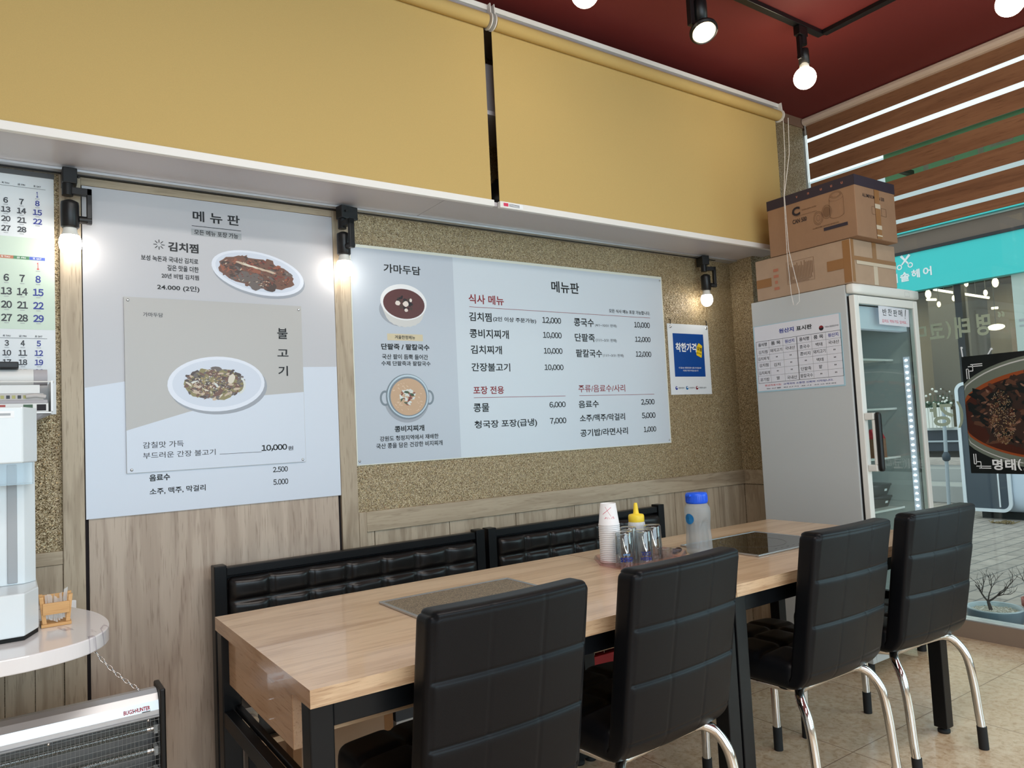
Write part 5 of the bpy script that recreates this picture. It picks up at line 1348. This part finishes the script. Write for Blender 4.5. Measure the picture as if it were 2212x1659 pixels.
for (ys, body) in (((-0.348, -0.426, -0.509, -0.589), L_), ((-0.592, -0.672, -0.749, -0.828), R_)):
    for c in range(3):
        wc = abs(ys[c + 1] - ys[c])
        ft(heads[c], ys[c] - wc * 0.16, 1.602, wc * 0.68, 0.019, 'ink_blue' if c == 2 else 'ink_black', 1)
        for r in range(5):
            s = body[r][c]; zc = 1.629 - (r + 1.5) * 0.0365
            if s == '"': ft(s, ys[c] - wc * 0.45, zc - 0.002, 0.010, 0.007, 'ink_black')
            else:
                w = min(0.86, 0.24 * len(s)) * wc
                ft(s, ys[c] - (wc - w) / 2, zc - 0.009 + 0.002 * ((r + c) % 3 - 1), w, 0.018, 'ink_grey' if (r == 0 and c != 1 and body is L_) else 'ink_black', 0)
ft('원산지표시는', -0.385, 1.391, 0.10, 0.010, 'ink_calendar_red', 1); ft('고객과의 소중한 신뢰의 시작입니다.', -0.495, 1.391, 0.28, 0.010, 'ink_blue', 1)
ft('농산물 원산지 표시 신고전화', -0.392, 1.376, 0.40, 0.006, 'ink_grey', 0)
for k in range(26):
    a, b = 2 * math.pi * k / 26, 2 * math.pi * (k + 1) / 26
    tn.add([(xt, fy(-0.729), fz(1.652)), (xt, fy(-0.729 - 0.0125 * math.cos(a)), fz(1.652 + 0.0125 * math.sin(a))), (xt, fy(-0.729 - 0.0125 * math.cos(b)), fz(1.652 + 0.0125 * math.sin(b)))], [(0, 1, 2)], 'ink_red' if math.pi * 0.05 < a < math.pi * 0.95 else 'ink_black')
ft('국립농산물품질관리원', -0.748, 1.650, 0.072, 0.008, 'ink_grey', 0)
part('lettering', tn, ns)
nd = thing('notice', 'small handwritten white paper taped on the fridge door', 'notice', (3.40, -0.8775, 1.70))
part('sheet', MB().quad((3.254, -0.8775, 1.660), (3.540, -0.8775, 1.656), (3.545, -0.8775, 1.747), (3.256, -0.8775, 1.754), 'notice_paper'), nd)
th = MB()
for i, s in enumerate('반찬판매'): text(th, s, (3.292 + 0.050 * i, -0.8779, 1.705 + 0.002 * (i % 2)), (1, 0, 0.02), (0.0, 0, 1), 0.036, 0.034, 'ink_black', 0)
th.quad((3.503, -0.8779, 1.708), (3.507, -0.8779, 1.708), (3.516, -0.8779, 1.744), (3.509, -0.8779, 1.744), 'ink_black').quad((3.500, -0.8779, 1.698), (3.505, -0.8779, 1.698), (3.506, -0.8779, 1.703), (3.501, -0.8779, 1.703), 'ink_black')
text(th, '김치도 깍두기도 있어요..', (3.280, -0.8779, 1.670), (1, 0, 0), (0, 0, 1), 0.24, 0.016, 'ink_pink', 0)
part('handwriting', th, nd)

# cartons on the fridge
lb_ = thing('cardboard_box', 'taped plain cardboard box directly on top of the fridge', 'box', (3.24, -0.615, 1.8495))
bx = part('carton', MB().box(3.036, 3.440, -0.885, -0.345, 1.8495, 2.064, 'cardboard_tan'), lb_, bevel=0.004)
tp_ = MB()
tp_.box(3.226, 3.262, -0.8862, -0.8855, 1.95, 2.062, 'tape_brown').box(3.226, 3.262, -0.8862, -0.8855, 1.852, 1.949, 'tape_torn').box(3.04, 3.438, -0.8872, -0.8865, 1.962, 1.982, 'tape_brown').box(3.075, 3.436, -0.8882, -0.8875, 1.944, 1.961, 'tape_torn')
tp_.box(3.0348, 3.0355, -0.882, -0.845, 1.855, 2.060, 'tape_brown').box(3.0342, 3.0347, -0.845, -0.760, 1.925, 1.975, 'tape_brown').box(3.0342, 3.0347, -0.44, -0.348, 1.915, 1.960, 'tape_brown').box(3.04, 3.062, -0.8862, -0.8855, 1.855, 2.062, 'tape_brown').box(3.230, 3.258, -0.8852, -0.36, 2.0642, 2.0647, 'tape_brown')
part('tape', tp_, lb_, 'brown packing tape, partly torn')
pr = MB(); xp = 3.0345
def bq(ya, yb, za, zb, m): pr.quad((xp, ya, za), (xp, yb, za), (xp, yb, zb), (xp, ya, zb), m)
for a, b, c, d in ((-0.535, -0.690, 1.905, 1.906), (-0.535, -0.690, 2.018, 2.019), (-0.535, -0.5365, 1.905, 2.019), (-0.6885, -0.690, 1.905, 2.019)): bq(a, b, c, d, 'box_ink_soft')
rnd = random.Random(8)
for k in range(17):
    y = -0.543 - 0.0085 * k; bq(y, y - 0.003, 1.925 if rnd.random() < 0.5 else 1.94, rnd.uniform(1.985, 2.012), 'box_ink_soft')
for k in range(3): bq(-0.545, -0.66 - 0.01 * k, 1.909 + 0.006 * k, 1.911 + 0.006 * k, 'box_ink_soft')
for k in range(4): bq(-0.455, -0.485, 1.89 + 0.032 * k, 1.905 + 0.032 * k, 'box_red_print') if k != 1 else bq(-0.462, -0.478, 1.922, 1.938, 'box_red_print')
part('printing', pr, lb_)

ub_ = thing('cardboard_box', 'brown printed can carton with a dark top band, on top of the plain box', 'box', (3.21, -0.69, 2.0655))
bx = MB().box(3.032, 3.392, -0.930, -0.445, 2.0655, 2.362, 'cardboard_brown')
part('carton', bx, ub_, bevel=0.004)
bn = MB().box(3.0306, 3.0316, -0.930, -0.445, 2.312, 2.3625, 'box_navy').box(3.0306, 3.3935, -0.9315, -0.9305, 2.312, 2.3625, 'box_navy').box(3.31, 3.3935, -0.9304, -0.445, 2.3624, 2.3634, 'box_navy')
part('dark_band', bn, ub_, 'dark navy band with small orange marks')
pr = MB(); xp = 3.0299
def sy(s, y, z, w, h, m, b=0, xx=None): text(pr, s, (xp, y, z), (0, -1, 0), (0, 0, 1), w, h, m, b)
for k, y in enumerate((-0.620, -0.685, -0.755, -0.81, -0.865)): 
    if k < 4 or True: sy(['v', 'm', 'u', 'u', 'u'][k], y, 2.332, 0.010, 0.011, 'box_red_print', 1)
sy('C', -0.592, 2.243, 0.046, 0.046, 'box_ink', 3)
sy('www.ipm.co.kr', -0.648, 2.258, 0.082, 0.011, 'box_ink_soft', 1)
sy('Kitchen | Automotive | Leisure', -0.612, 2.236, 0.118, 0.007, 'box_ink_soft', 0)
sy('CAN 500', -0.592, 2.205, 0.080, 0.022, 'box_ink', 1)
def ring(cy, cz, ry, rz, t, m, n=36, a0=0, a1=2 * math.pi, tilt=0.0):
    for k in range(n):
        a, b = a0 + (a1 - a0) * k / n, a0 + (a1 - a0) * (k + 1) / n
        P = []
        for r, q in ((1 - t, a), (1, a), (1, b), (1 - t, b)): P.append((xp, cy - ry * r * math.cos(q), cz + rz * r * math.sin(q)))
        pr.add(P, [(0, 1, 2, 3)], m)
ring(-0.735, 2.200, 0.026, 0.034, 0.06, 'box_ink_soft'); ring(-0.735, 2.200, 0.020, 0.027, 0.07, 'box_ink_soft'); ring(-0.735, 2.200, 0.010, 0.015, 0.12, 'box_ink_soft')
ring(-0.782, 2.219, 0.026, 0.034, 0.06, 'box_ink_soft'); ring(-0.782, 2.219, 0.019, 0.026, 1.0, 'box_ink_soft')
ring(-0.834, 2.290, 0.030, 0.016, 0.06, 'box_ink_soft'); ring(-0.834, 2.290, 0.024, 0.011, 0.08, 'box_ink_soft'); ring(-0.834, 2.272, 0.037, 0.012, 0.06, 'box_ink_soft', 18, math.pi, 2 * math.pi)
ring(-0.834, 2.190, 0.037, 0.014, 0.08, 'box_ink_soft', 18, math.pi, 2 * math.pi)
for s in (-1, 1):
    y = -0.834 + s * 0.0365; pr.quad((xp, y, 2.19), (xp, y - 0.0014, 2.19), (xp, y - 0.0014, 2.275), (xp, y, 2.275), 'box_ink_soft'); pr.quad((xp, y, 2.275), (xp, y - 0.0014, 2.275), (xp, -0.834 + s * 0.030 - 0.0014, 2.29), (xp, -0.834 + s * 0.030, 2.29), 'box_ink_soft')
sy('ALUMINIUM CAN FOR BEVERAGE', -0.70, 2.150, 0.14, 0.007, 'box_ink_soft', 0)
pr.quad((xp, -0.760, 2.128), (xp, -0.885, 2.128), (xp, -0.885, 2.144), (xp, -0.760, 2.144), 'box_navy')
text(pr, 'ALUMINIUM CAN 500', (3.095, -0.9309, 2.262), (1, 0, 0), (0, 0, 1), 0.195, 0.018, 'box_ink', 0)
for a, b, c, d in ((3.17, 3.30, 2.185, 2.187), (3.17, 3.30, 2.223, 2.225), (3.17, 3.172, 2.187, 2.223), (3.298, 3.30, 2.187, 2.223), (3.212, 3.214, 2.187, 2.223), (3.256, 3.258, 2.187, 2.223)): pr.quad((a, -0.9312, c), (b, -0.9312, c), (b, -0.9312, d), (a, -0.9312, d), 'box_ink_soft')
part('printing', pr, ub_)
tp_ = MB().box(3.200, 3.243, -0.9325, -0.9318, 2.068, 2.311, 'tape_brown')
for z0, z1 in ((2.218, 2.240), (2.115, 2.135), (2.08, 2.087)): tp_.box(3.198, 3.245, -0.9332, -0.9326, z0, z1, 'tape_torn')
part('tape', tp_, ub_, 'brown packing tape, partly torn')

# ------------------------------------------------------------------ lettering and food poster on the side window
wlt = thing('window_lettering', 'pale green lettering stuck on the side window, seen mirrored from inside', 'lettering', (3.9795, -0.86, 1.4))
def wt(s, y0, z0, y1, z1, b=2):
    m = MB(); text(m, s, (3.9795, y0, z0), (0, -1, 0), (0, 0, 1), abs(y1 - y0), z1 - z0, 'letter_green', b, mirror=True); part('letter', m, wlt)
wt('“', -1.113, 1.690, -1.146, 1.722); wt('명', -1.008, 1.606, -1.075, 1.724); wt('태', -0.898, 1.604, -0.975, 1.722); wt('(', -0.852, 1.612, -0.878, 1.708); wt('코', -0.764, 1.618, -0.842, 1.702); wt('다', -0.674, 1.620, -0.748, 1.705); wt('리', -0.59, 1.62, -0.655, 1.705)
wt('(', -0.873, 1.122, -0.905, 1.266); wt('강', -0.730, 1.132, -0.855, 1.264); wt('정', -0.59, 1.132, -0.71, 1.264)

fp = thing('food_poster', 'black poster with a glossy braised fish dish hanging in the side window', 'poster', (3.95, -1.345, 1.50))
part('sheet', MB().box(3.948, 3.952, -1.755, -0.932, 0.880, 1.502, 'poster_black'), fp)
xp2 = 3.9474
dp = MB()
def clipq(pts):
    """keep a printed patch inside the sheet"""
    return [(x, min(max(y, -1.753), -0.934), min(max(z, 0.882), 1.500)) for x, y, z in pts]
class PX(MB): pass
def e2(cy, cz, a, b, dx, m, n=64, jag=0.0, rot=0.0, rnd=None):
    pts = []
    for k in range(n):
        t = 2 * math.pi * k / n; q = 1 + (rnd.uniform(-jag, jag) if rnd else 0)
        u, v = a * math.cos(t) * q, b * math.sin(t) * q
        pts.append((xp2 - dx, cy - (u * math.cos(rot) - v * math.sin(rot)), cz + u * math.sin(rot) + v * math.cos(rot)))
    dp.poly(clipq(pts), m)
rnd = random.Random(11)
e2(-1.345, 1.193, 0.50, 0.292, 0.0, 'dish_rim'); e2(-1.345, 1.194, 0.485, 0.276, 0.0001, 'bowl_side'); e2(-1.345, 1.193, 0.48, 0.270, 0.0002, 'dish_rim')
e2(-1.345, 1.183, 0.455, 0.232, 0.0003, 'broth_orange'); e2(-1.345, 1.178, 0.44, 0.215, 0.0004, 'broth')
q = 0
for n_, sz, asp, cl in ((70, 0.07, 0.45, ['fish_dark', 'fish_brown', 'broth', 'poster_black']), (160, 0.034, 0.45, ['fish_dark', 'fish_brown', 'fish_dark', 'poster_black', 'poster_black']), (260, 0.013, 0.45, ['fish_brown', 'fish_dark', 'fish_dark', 'poster_black', 'fish_pale'])):
    for i in range(n_):
        t = rnd.uniform(0, 2 * math.pi); r = math.sqrt(rnd.random()); q += 1
        s = sz * rnd.uniform(0.6, 1.3)
        e2(-1.33 + 0.37 * r * math.cos(t), 1.20 + 0.185 * r * math.sin(t), s, s * asp, 0.0005 + 0.000003 * q, rnd.choice(cl), 10, 0.3, rnd.uniform(-1.2, 1.2), rnd)
for i in range(420):
    t = rnd.uniform(0, 2 * math.pi); r = math.sqrt(rnd.random())
    e2(1.0 * (-1.105 - 0.06 * r * math.cos(t)), 1.17 + 0.14 * r * math.sin(t), 0.0020, 0.0017, 0.0016, rnd.choice(['sesame', 'food_pale', 'sesame']), 7, 0.2, 0, rnd)
part('dish_picture', dp, fp)
tt = MB(); xt2 = xp2 - 0.002
def bar(ya, za, yb, zb, w=0.0022):
    if abs(ya - yb) > abs(za - zb): tt.quad((xt2, ya, za - w), (xt2, yb, zb - w), (xt2, yb, zb + w), (xt2, ya, za + w), 'ink_white')
    else: tt.quad((xt2, ya + w, za), (xt2, ya - w, za), (xt2, yb - w, zb), (xt2, yb + w, zb), 'ink_white')
for s, zc, o in ((1, 1.456, -1), (-1, 0.908, 1)):
    for k, (ya, yb) in enumerate(((-0.975, -1.033), (-0.962, -1.033))): bar(ya, zc + o * 0.010 * k, yb, zc + o * 0.010 * k)
    for k, y in enumerate((-0.9535, -0.964)): bar(y, zc + o * 0.022, y, zc + o * 0.075); bar(y, zc + o * 0.022, -0.985, zc + o * 0.022)
    bar(-0.985, zc, -0.985, zc + o * 0.034); bar(-0.968, zc + o * 0.034, -0.985, zc + o * 0.034)
for s, y0, y1 in (('명', -1.040, -1.088), ('태', -1.099, -1.148), ('(', -1.156, -1.174), ('코', -1.182, -1.232), ('다', -1.242, -1.292), ('리', -1.300, -1.346), (')', -1.354, -1.372), ('찜', -1.388, -1.436)):
    text(tt, s, (xt2 + 0.0004, y0 + 0.002, 0.897), (0, -1, 0), (0, 0, 1), abs(y1 - y0) + 0.004, 0.062, 'poster_black', 3)
    text(tt, s, (xt2, y0, 0.899), (0, -1, 0), (0, 0, 1), abs(y1 - y0), 0.058, 'ink_white', 2)
part('lettering', tt, fp)
for y, y2 in ((-0.925, -0.938), (-1.070, -1.058)):
    part('hanging_tie', MB().tube([(3.972, y, 1.552 if y > -1 else 1.530), (3.951, y2, 1.495)], 0.0035, 'white_plastic', 8).lathe([(0.001, 0.0), (0.011, 0.001), (0.009, 0.006), (0.004, 0.012), (0.001, 0.012)], (3.980, y, 1.552 if y > -1 else 1.530), 'clear_plastic', 16, 'x') if False else MB().tube([(3.972, y, 1.552 if y > -1 else 1.530), (3.951, y2, 1.495)], 0.0035, 'white_plastic', 8).ball((3.975, y, 1.552 if y > -1 else 1.530), 0.0065, 'white_plastic', 8), fp, 'white plastic tie')

# ================================================================== the street outside
struct('ground', MB().box(4.035, 30, -14, 24, -0.12, -0.0005, 'grey_pavers'))

def bonsai(base, h, seed, label, potfn, lean):
    t = thing('potted_bonsai', label, 'potted plant', base)
    potfn(t, base)
    rnd = random.Random(seed); mb = MB()
    def grow(p, d, L_, r, depth):
        pts = [p]; k = 4
        for i in range(k):
            d = (d + Vector((rnd.uniform(-.35, .35), rnd.uniform(-.35, .35), rnd.uniform(-.12, .25)))).normalized()
            pts.append(pts[-1] + d * (L_ / k))
        mb.tube(pts, [r * (1 - 0.45 * i / k) for i in range(k + 1)], 'bark', 6)
        if depth:
            for j in range(3 if depth > 1 else 2):
                i = rnd.randint(2, k); nd = (d + Vector((rnd.uniform(-.9, .9), rnd.uniform(-.9, .9), rnd.uniform(-.1, .7)))).normalized()
                grow(pts[i], nd, L_ * rnd.uniform(0.55, 0.8), r * 0.55, depth - 1)
    b = Vector(base) + Vector((0, 0.02, 0.085))
    top = b + Vector((0.0, 0.012, 0.05))
    mb.tube([b, b + Vector((0.0, 0.006, 0.025)), top], [0.011, 0.0095, 0.008], 'bark', 8)
    grow(top, Vector((0.0, 0.7, 0.6)), h * 0.55, 0.005, 3); grow(top, Vector((0.1, -0.8, 0.55)), h * 0.55, 0.0055, 3); grow(top, Vector((-0.1, -0.1, 1)), h * 0.45, 0.004, 3)
    part('branches', mb, t, 'bare dark branches')
    return t
def pot_a(t, b):
    c = (b[0], b[1], 0)
    part('pot', MB().lathe([(0.001, 0.0), (0.095, 0.0), (0.118, 0.012), (0.136, 0.055), (0.140, 0.098), (0.138, 0.106)], c, 'pot_blue_grey', 48), t)
    part('rim', MB().lathe([(0.138, 0.106), (0.136, 0.112), (0.126, 0.110), (0.125, 0.085)], c, 'pot_rim', 48), t, 'pale glazed rim')
    g = MB(); rnd = random.Random(2)
    g.lathe([(0.1255, 0.086), (0.001, 0.088)], c, 'gravel', 32)
    for k in range(260):
        a = rnd.uniform(0, 6.28); r = 0.12 * math.sqrt(rnd.random()); g.ball((c[0] + r * math.cos(a), c[1] + r * math.sin(a), 0.089), rnd.uniform(0.003, 0.0055), 'gravel', 3)
    part('gravel', g, t, kind='stuff')
def pot_b(t, b):
    c = (b[0], b[1], 0)
    part('pot', MB().lathe([(0.001, 0.0), (0.070, 0.0), (0.085, 0.05), (0.098, 0.115), (0.112, 0.115), (0.113, 0.152), (0.104, 0.153), (0.100, 0.12), (0.001, 0.118)], c, 'terracotta', 40), t)
bonsai((4.262, -0.857, 0.0), 0.20, 4, 'bare bonsai in a low blue-grey glazed pot outside the window', pot_a, 1)
bonsai((4.43, -1.045, 0.0), 0.22, 9, 'bare bonsai in a terracotta pot, cut by the right edge', pot_b, 1)

# rounded kiosk
ks = thing('kiosk', 'rounded white kiosk with a dark inset panel across the pavement', 'kiosk', (8.9, 0.55, 0.0))
part('body', MB().rbox((8.98, 0.46, 0.80), (0.94, 1.44, 1.46), 0.16, (12, 16, 16), 'kiosk_side'), ks)
part('foot', MB().box(8.62, 9.34, -0.15, 1.05, 0.0, 0.075, 'matte_black'), ks)
def rr(mb, x, ya, yb, za, zb, r, m, hole=None):
    def loop(ya, yb, za, zb, r):
        P = []
        for cy, cz, a0 in ((ya + r, za + r, 180), (yb - r, za + r, 270), (yb - r, zb - r, 0), (ya + r, zb - r, 90)):
            for k in range(9): a = math.radians(a0 + 90 * k / 8); P.append((cy + r * math.cos(a), cz + r * math.sin(a)))
        return P
    o = loop(ya, yb, za, zb, r)
    if hole is None: mb.poly([(x, y, z) for y, z in o], m)
    else:
        i = loop(ya + hole, yb - hole, za + hole, zb - hole, max(0.01, r - hole)); n = len(o)
        mb.add([(x, y, z) for y, z in o] + [(x, y, z) for y, z in i] + [(x + 0.02, y, z) for y, z in o] + [(x + 0.02, y, z) for y, z in i], [(k, (k + 1) % n, n + (k + 1) % n, n + k) for k in range(n)] + [(k, (k + 1) % n, 2 * n + (k + 1) % n, 2 * n + k) for k in range(n)] + [(n + k, n + (k + 1) % n, 3 * n + (k + 1) % n, 3 * n + k) for k in range(n)], m)
q = MB(); rr(q, 8.48, 0.685, 1.170, 0.085, 1.505, 0.10, 'kiosk_white', 0.035); part('frame', q, ks)
q = MB(); rr(q, 8.492, 0.70, 1.155, 0.10, 1.49, 0.09, 'kiosk_dark'); part('dark_panel', q, ks, 'dark inset panel')
q = MB().box(8.486, 8.490, 0.80, 0.815, 0.14, 1.45, 'kiosk_white'); part('panel_line', q, ks)

# hair salon across the street
sl = thing('building', 'hair salon across the street with a turquoise sign band and glass front', 'building', (11.5, 1.0, 0.0))
XF = 11.0
part('sign_band', MB().box(XF - 0.12, XF + 0.05, -12, 9, 2.985, 3.555, 'teal_sign'), sl, 'turquoise sign band')
q = MB(); xw = XF - 0.123
def sg(s, y0, z0, y1, z1, b=2): text(q, s, (xw, y0, z0), (0, -1, 0), (0, 0, 1), y0 - y1, z1 - z0, 'ink_white', b)
sg('솔', 2.886, 3.150, 2.748, 3.292); sg('헤', 2.716, 3.172, 2.594, 3.302); sg('어', 2.548, 3.172, 2.424, 3.306); sg('미', 3.06, 3.15, 2.925, 3.29)
for k_, p in enumerate(((2.851, 3.545, 2.748, 3.405), (2.721, 3.54, 2.848, 3.405))):
    a = Vector((xw - 0.002 * k_, p[0], p[1])); b = Vector((xw - 0.002 * k_, p[2], p[3])); d = (b - a).normalized(); s_ = Vector((0, -d.z, d.y)) * 0.014
    q.quad(a - s_ * 1.4, b - s_ * 0.7, b + s_ * 0.7, a + s_ * 1.4, 'ink_white')
for cy, cz in ((2.884, 3.378), (2.722, 3.382)):
    for k in range(24):
        a, b = 2 * math.pi * k / 24, 2 * math.pi * (k + 1) / 24
        q.quad(*[(xw, cy + r * math.cos(t), cz + r * math.sin(t)) for r, t in ((0.024, a), (0.040, a), (0.040, b), (0.024, b))], 'ink_white')
part('sign_lettering', q, sl, 'white scissors mark and lettering')
part('sign_edge', MB().box(XF - 0.14, XF + 0.05, -12, 9, 3.556, 3.60, 'mullion_black'), sl)
rb = MB().box(XF + 0.02, XF + 0.10, -12, 9, 3.601, 3.86, 'salon_brown').box(XF - 0.02, XF + 0.10, -12, 9, 3.861, 3.882, 'panel_pale')
part('upper_band', rb, sl, 'brownish glossy band')
part('upper_strip', MB().box(XF - 0.10, XF + 0.05, -12, 9, 3.883, 3.920, 'teal_sign'), sl, 'thin turquoise strip')
part('upper_wall', MB().box(XF - 0.02, XF + 4, -12, 9, 3.921, 5.1, 'facade_grey'), sl)
part('base_wall', MB().box(XF - 0.02, XF + 0.12, -12, 9, 0.60, 0.905, 'navy_tile').box(XF - 0.05, XF + 0.12, -12, 9, 0.73, 0.755, 'pole_grey'), sl, 'dark tiled base')
part('sill', MB().box(XF - 0.06, XF + 0.10, -12, 9, 0.906, 0.945, 'facade_grey'), sl)
part('shop_glass', MB().box(XF + 0.03, XF + 0.04, -12, 9, 0.946, 2.984, 'salon_glass'), sl)
for y, w in ((2.10, 0.095), (0.90, 0.095), (4.2, 0.09), (-1.6, 0.09)):
    part('mullion', MB().box(XF - 0.02, XF + 0.10, y, y + w, 0.946, 2.984, 'mullion_black'), sl)
part('pale_pillar', MB().box(XF - 0.03, XF + 0.12, 0.35, 1.45, 1.90, 2.984, 'panel_pale').box(XF - 0.036, XF - 0.0305, 0.40, 1.40, 2.34, 2.37, 'strip_grey').box(XF - 0.036, XF - 0.0305, 0.40, 1.40, 2.27, 2.29, 'strip_grey').box(XF - 0.03, XF + 0.12, 0.30, 1.45, 0.946, 1.899, 'kiosk_side'), sl, 'pale pillar panel')
q = MB().box(15.0, 15.1, -12, 9, 0.5, 3.55, 'salon_wall').box(XF + 0.13, 15.0, -12, 9, 3.46, 3.56, 'salon_dark').box(XF + 0.13, 15.0, -12, 9, 0.5, 0.62, 'salon_dark').box(XF + 0.13, 15.0, 8.9, 9.0, 0.62, 3.45, 'salon_wall').box(14.2, 14.98, 3.4, 4.1, 0.63, 3.45, 'salon_dark').box(14.6, 14.98, 2.4, 2.9, 0.63, 2.6, 'salon_brown').box(13.0, 14.0, 4.2, 4.7, 0.63, 2.3, 'salon_brown')
part('interior', q, sl)
part('roof_slab', MB().box(XF + 0.13, 15.1, -12, 9, 5.101, 5.2, 'facade_grey'), sl)
st = MB().box(9.75, 10.35, -10, 9, 0.0, 0.22, 'stone_step').box(10.36, 10.97, -10, 9, 0.0, 0.40, 'stone_step')
single('stone_steps', st, 'two pale stone steps in front of the hair salon', 'steps', (10.3, 1.0, 0.0), bevel=0.01)
area_light('salon_fill_light', (12.9, 1.5, 3.44), (0, 0, 0), 2.5, 8.0, 260, (1.0, 0.93, 0.80))  # unseen fill light, added to brighten the salon interior beyond its bulbs
mat('salon_lamp', (255, 255, 255), 0.4, emit=(255, 232, 180), estr=7.0); mat('salon_tube', (255, 255, 255), 0.4, emit=(255, 238, 206), estr=3.0)
first = None
for k, (y, z) in enumerate(((3.271, 3.142), (2.773, 3.148), (2.251, 3.143), (2.670, 3.206), (2.874, 3.005), (3.300, 2.999), (2.402, 3.009), (1.935, 3.009))):
    r = 0.055 if k < 3 else 0.036
    xl = 12.5 if k != 5 else 12.9
    b = MB().ball((xl, y, z), r, 'salon_lamp', 8, 0.8, 0.8, 1.35); b.cyl((xl, y, z + r * 1.3), (xl, y, 3.459), 0.006, 'mullion_black', 6)
    single('pendant_lamp', b, ['glowing pendant bulb in the salon, the left one of the three largest', 'glowing pendant bulb in the salon, the middle one of the three largest', 'glowing pendant bulb in the salon, the right one of the three largest', 'glowing bulb just under the turquoise sign, right of the dark window bar', 'small amber bulb in the salon left of the dark window bar', 'small amber bulb low on the left, right beside the fridge top', 'small amber bulb between the two larger pendant bulbs', 'small amber bulb against the pale pillar of the salon'][k], 'lamp', (12.5, y, z), 'glowing bulbs inside the salon')
for k, (ya, za, yb, zb) in enumerate(((3.412, 3.282, 3.088, 3.166), (2.948, 3.122, 2.558, 2.986), (3.54, 3.126, 3.384, 3.099), (2.989, 2.963, 2.932, 2.956), (2.535, 2.809, 2.444, 2.803))):
    b = MB().cyl((13.0, ya, za), (13.0, yb, zb), 0.020, 'salon_tube', 10)
    b.cyl((13.0, (ya + yb) / 2, (za + zb) / 2 + 0.02), (13.0, (ya + yb) / 2, 3.459), 0.004, 'mullion_black', 6)
    single('tube_lamp', b, ['long lit tube in the salon left of the dark window bar', 'long lit tube in the salon right of the dark window bar', 'short lit tube in the salon close to the fridge', 'very short lit tube near the dark window bar', 'short lit tube at the lower right inside the salon'][k], 'lamp', (13.0, ya, za), 'lit tubes inside the salon')
b = MB()
b.add([(12.5, 2.30 + 0.12 * math.cos(t) , 2.448 + 0.048 * math.sin(t)) for t in [2 * math.pi * k / 28 for k in range(28)]] + [(12.53, 2.30 + 0.12 * math.cos(t), 2.448 + 0.048 * math.sin(t)) for t in [2 * math.pi * k / 28 for k in range(28)]], [tuple(range(28)), tuple(range(28, 56))[::-1]] + [(k, (k + 1) % 28, 28 + (k + 1) % 28, 28 + k) for k in range(28)], 'salon_tube')
b.cyl((12.51, 2.30, 2.49), (12.51, 2.30, 3.459), 0.004, 'mullion_black', 6)
single('oval_lamp', b, 'white oval lit lamp in the salon near the pale pillar', 'lamp', (12.5, 2.3, 2.448))

pl = thing('pole', 'slim grey metal pole in front of the stone steps', 'pole', (9.58, 1.84, 0.0))
part('shaft', MB().cyl((9.58, 1.845, 0.0), (9.58, 1.815, 1.26), 0.022, 'pole_grey'), pl)
part('collar', MB().lathe([(0.023, 0.55), (0.045, 0.57), (0.05, 0.62), (0.03, 0.66), (0.023, 0.67)], (9.58, 1.83, 0), 'kiosk_dark', 20), pl)
pt = thing('flower_planter', 'white fence planter with white flowers on the salon window ledge', 'planter', (10.88, 2.49, 0.945))
q = MB()
for k in range(7): q.box(10.84, 10.86, 2.315 + 0.052 * k, 2.358 + 0.052 * k, 0.9455, 1.24, 'petal_white')
q.box(10.8605, 10.93, 2.32, 2.675, 0.9455, 1.20, 'petal_white'); part('planter_box', q, pt)
q = MB(); rnd = random.Random(6)
for k in range(46): q.ball((10.89 + rnd.uniform(-.03, .04), 2.30 + rnd.random() * 0.38, 1.22 + rnd.random() * 0.10), rnd.uniform(0.012, 0.03), 'leaf_dark', 4)
part('foliage', q, pt)
q = MB()
for k in range(18): q.ball((10.86 + rnd.uniform(-.02, .02), 2.28 + rnd.random() * 0.36, 1.28 + rnd.random() * 0.24), rnd.uniform(0.012, 0.022), 'petal_white', 4)
for k in range(6): q.tube([(10.88, 2.34 + 0.05 * k, 1.22), (10.87, 2.33 + 0.05 * k, 1.42)], 0.004, 'leaf_dark', 5)
part('blossom', q, pt, 'white flowers')
q = MB(); rnd = random.Random(9)
for k in range(40):
    y = rnd.uniform(0.62, 0.80); q.tube([(8.28 + rnd.uniform(-.05, .05), y, 0.0), (8.26 + rnd.uniform(-.1, .1), y + rnd.uniform(-.06, .06), rnd.uniform(0.01, 0.03))], 0.004, 'dried_grass', 4)
tag(part('dry_leaves', q), 'tuft of dry leaves on the pavement by the kiosk', 'leaves', kind='stuff')
# green shop sign outside the upper window
gs = thing('shop_sign', 'green shop sign outside the upper window, seen through the brown blind', 'sign', (4.32, -1.6, 2.72))
part('panel', MB().quad((4.30, -0.42, 2.625), (4.30, -3.4, 2.625), (4.30, -3.4, 2.845), (4.30, -0.42, 2.845), 'green_sign'), gs)
part('frame', MB().box(4.301, 4.33, -3.4, -0.42, 2.615, 2.6245, 'green_sign_letters').box(4.301, 4.33, -3.4, -0.42, 2.8455, 2.853, 'green_sign_letters'), gs)
q = MB()
for i, s in enumerate('가마두담'): text(q, s, (4.2985, -0.62 - 0.30 * i, 2.645), (0, -1, 0), (0, 0, 1), 0.22, 0.17, 'green_sign_letters', 1, mirror=True)
part('lettering', q, gs)
for y in (-0.6, -3.2): part('bracket', MB().box(4.031, 4.2995, y, y + 0.03, 2.66, 2.69, 'mullion_black'), gs)
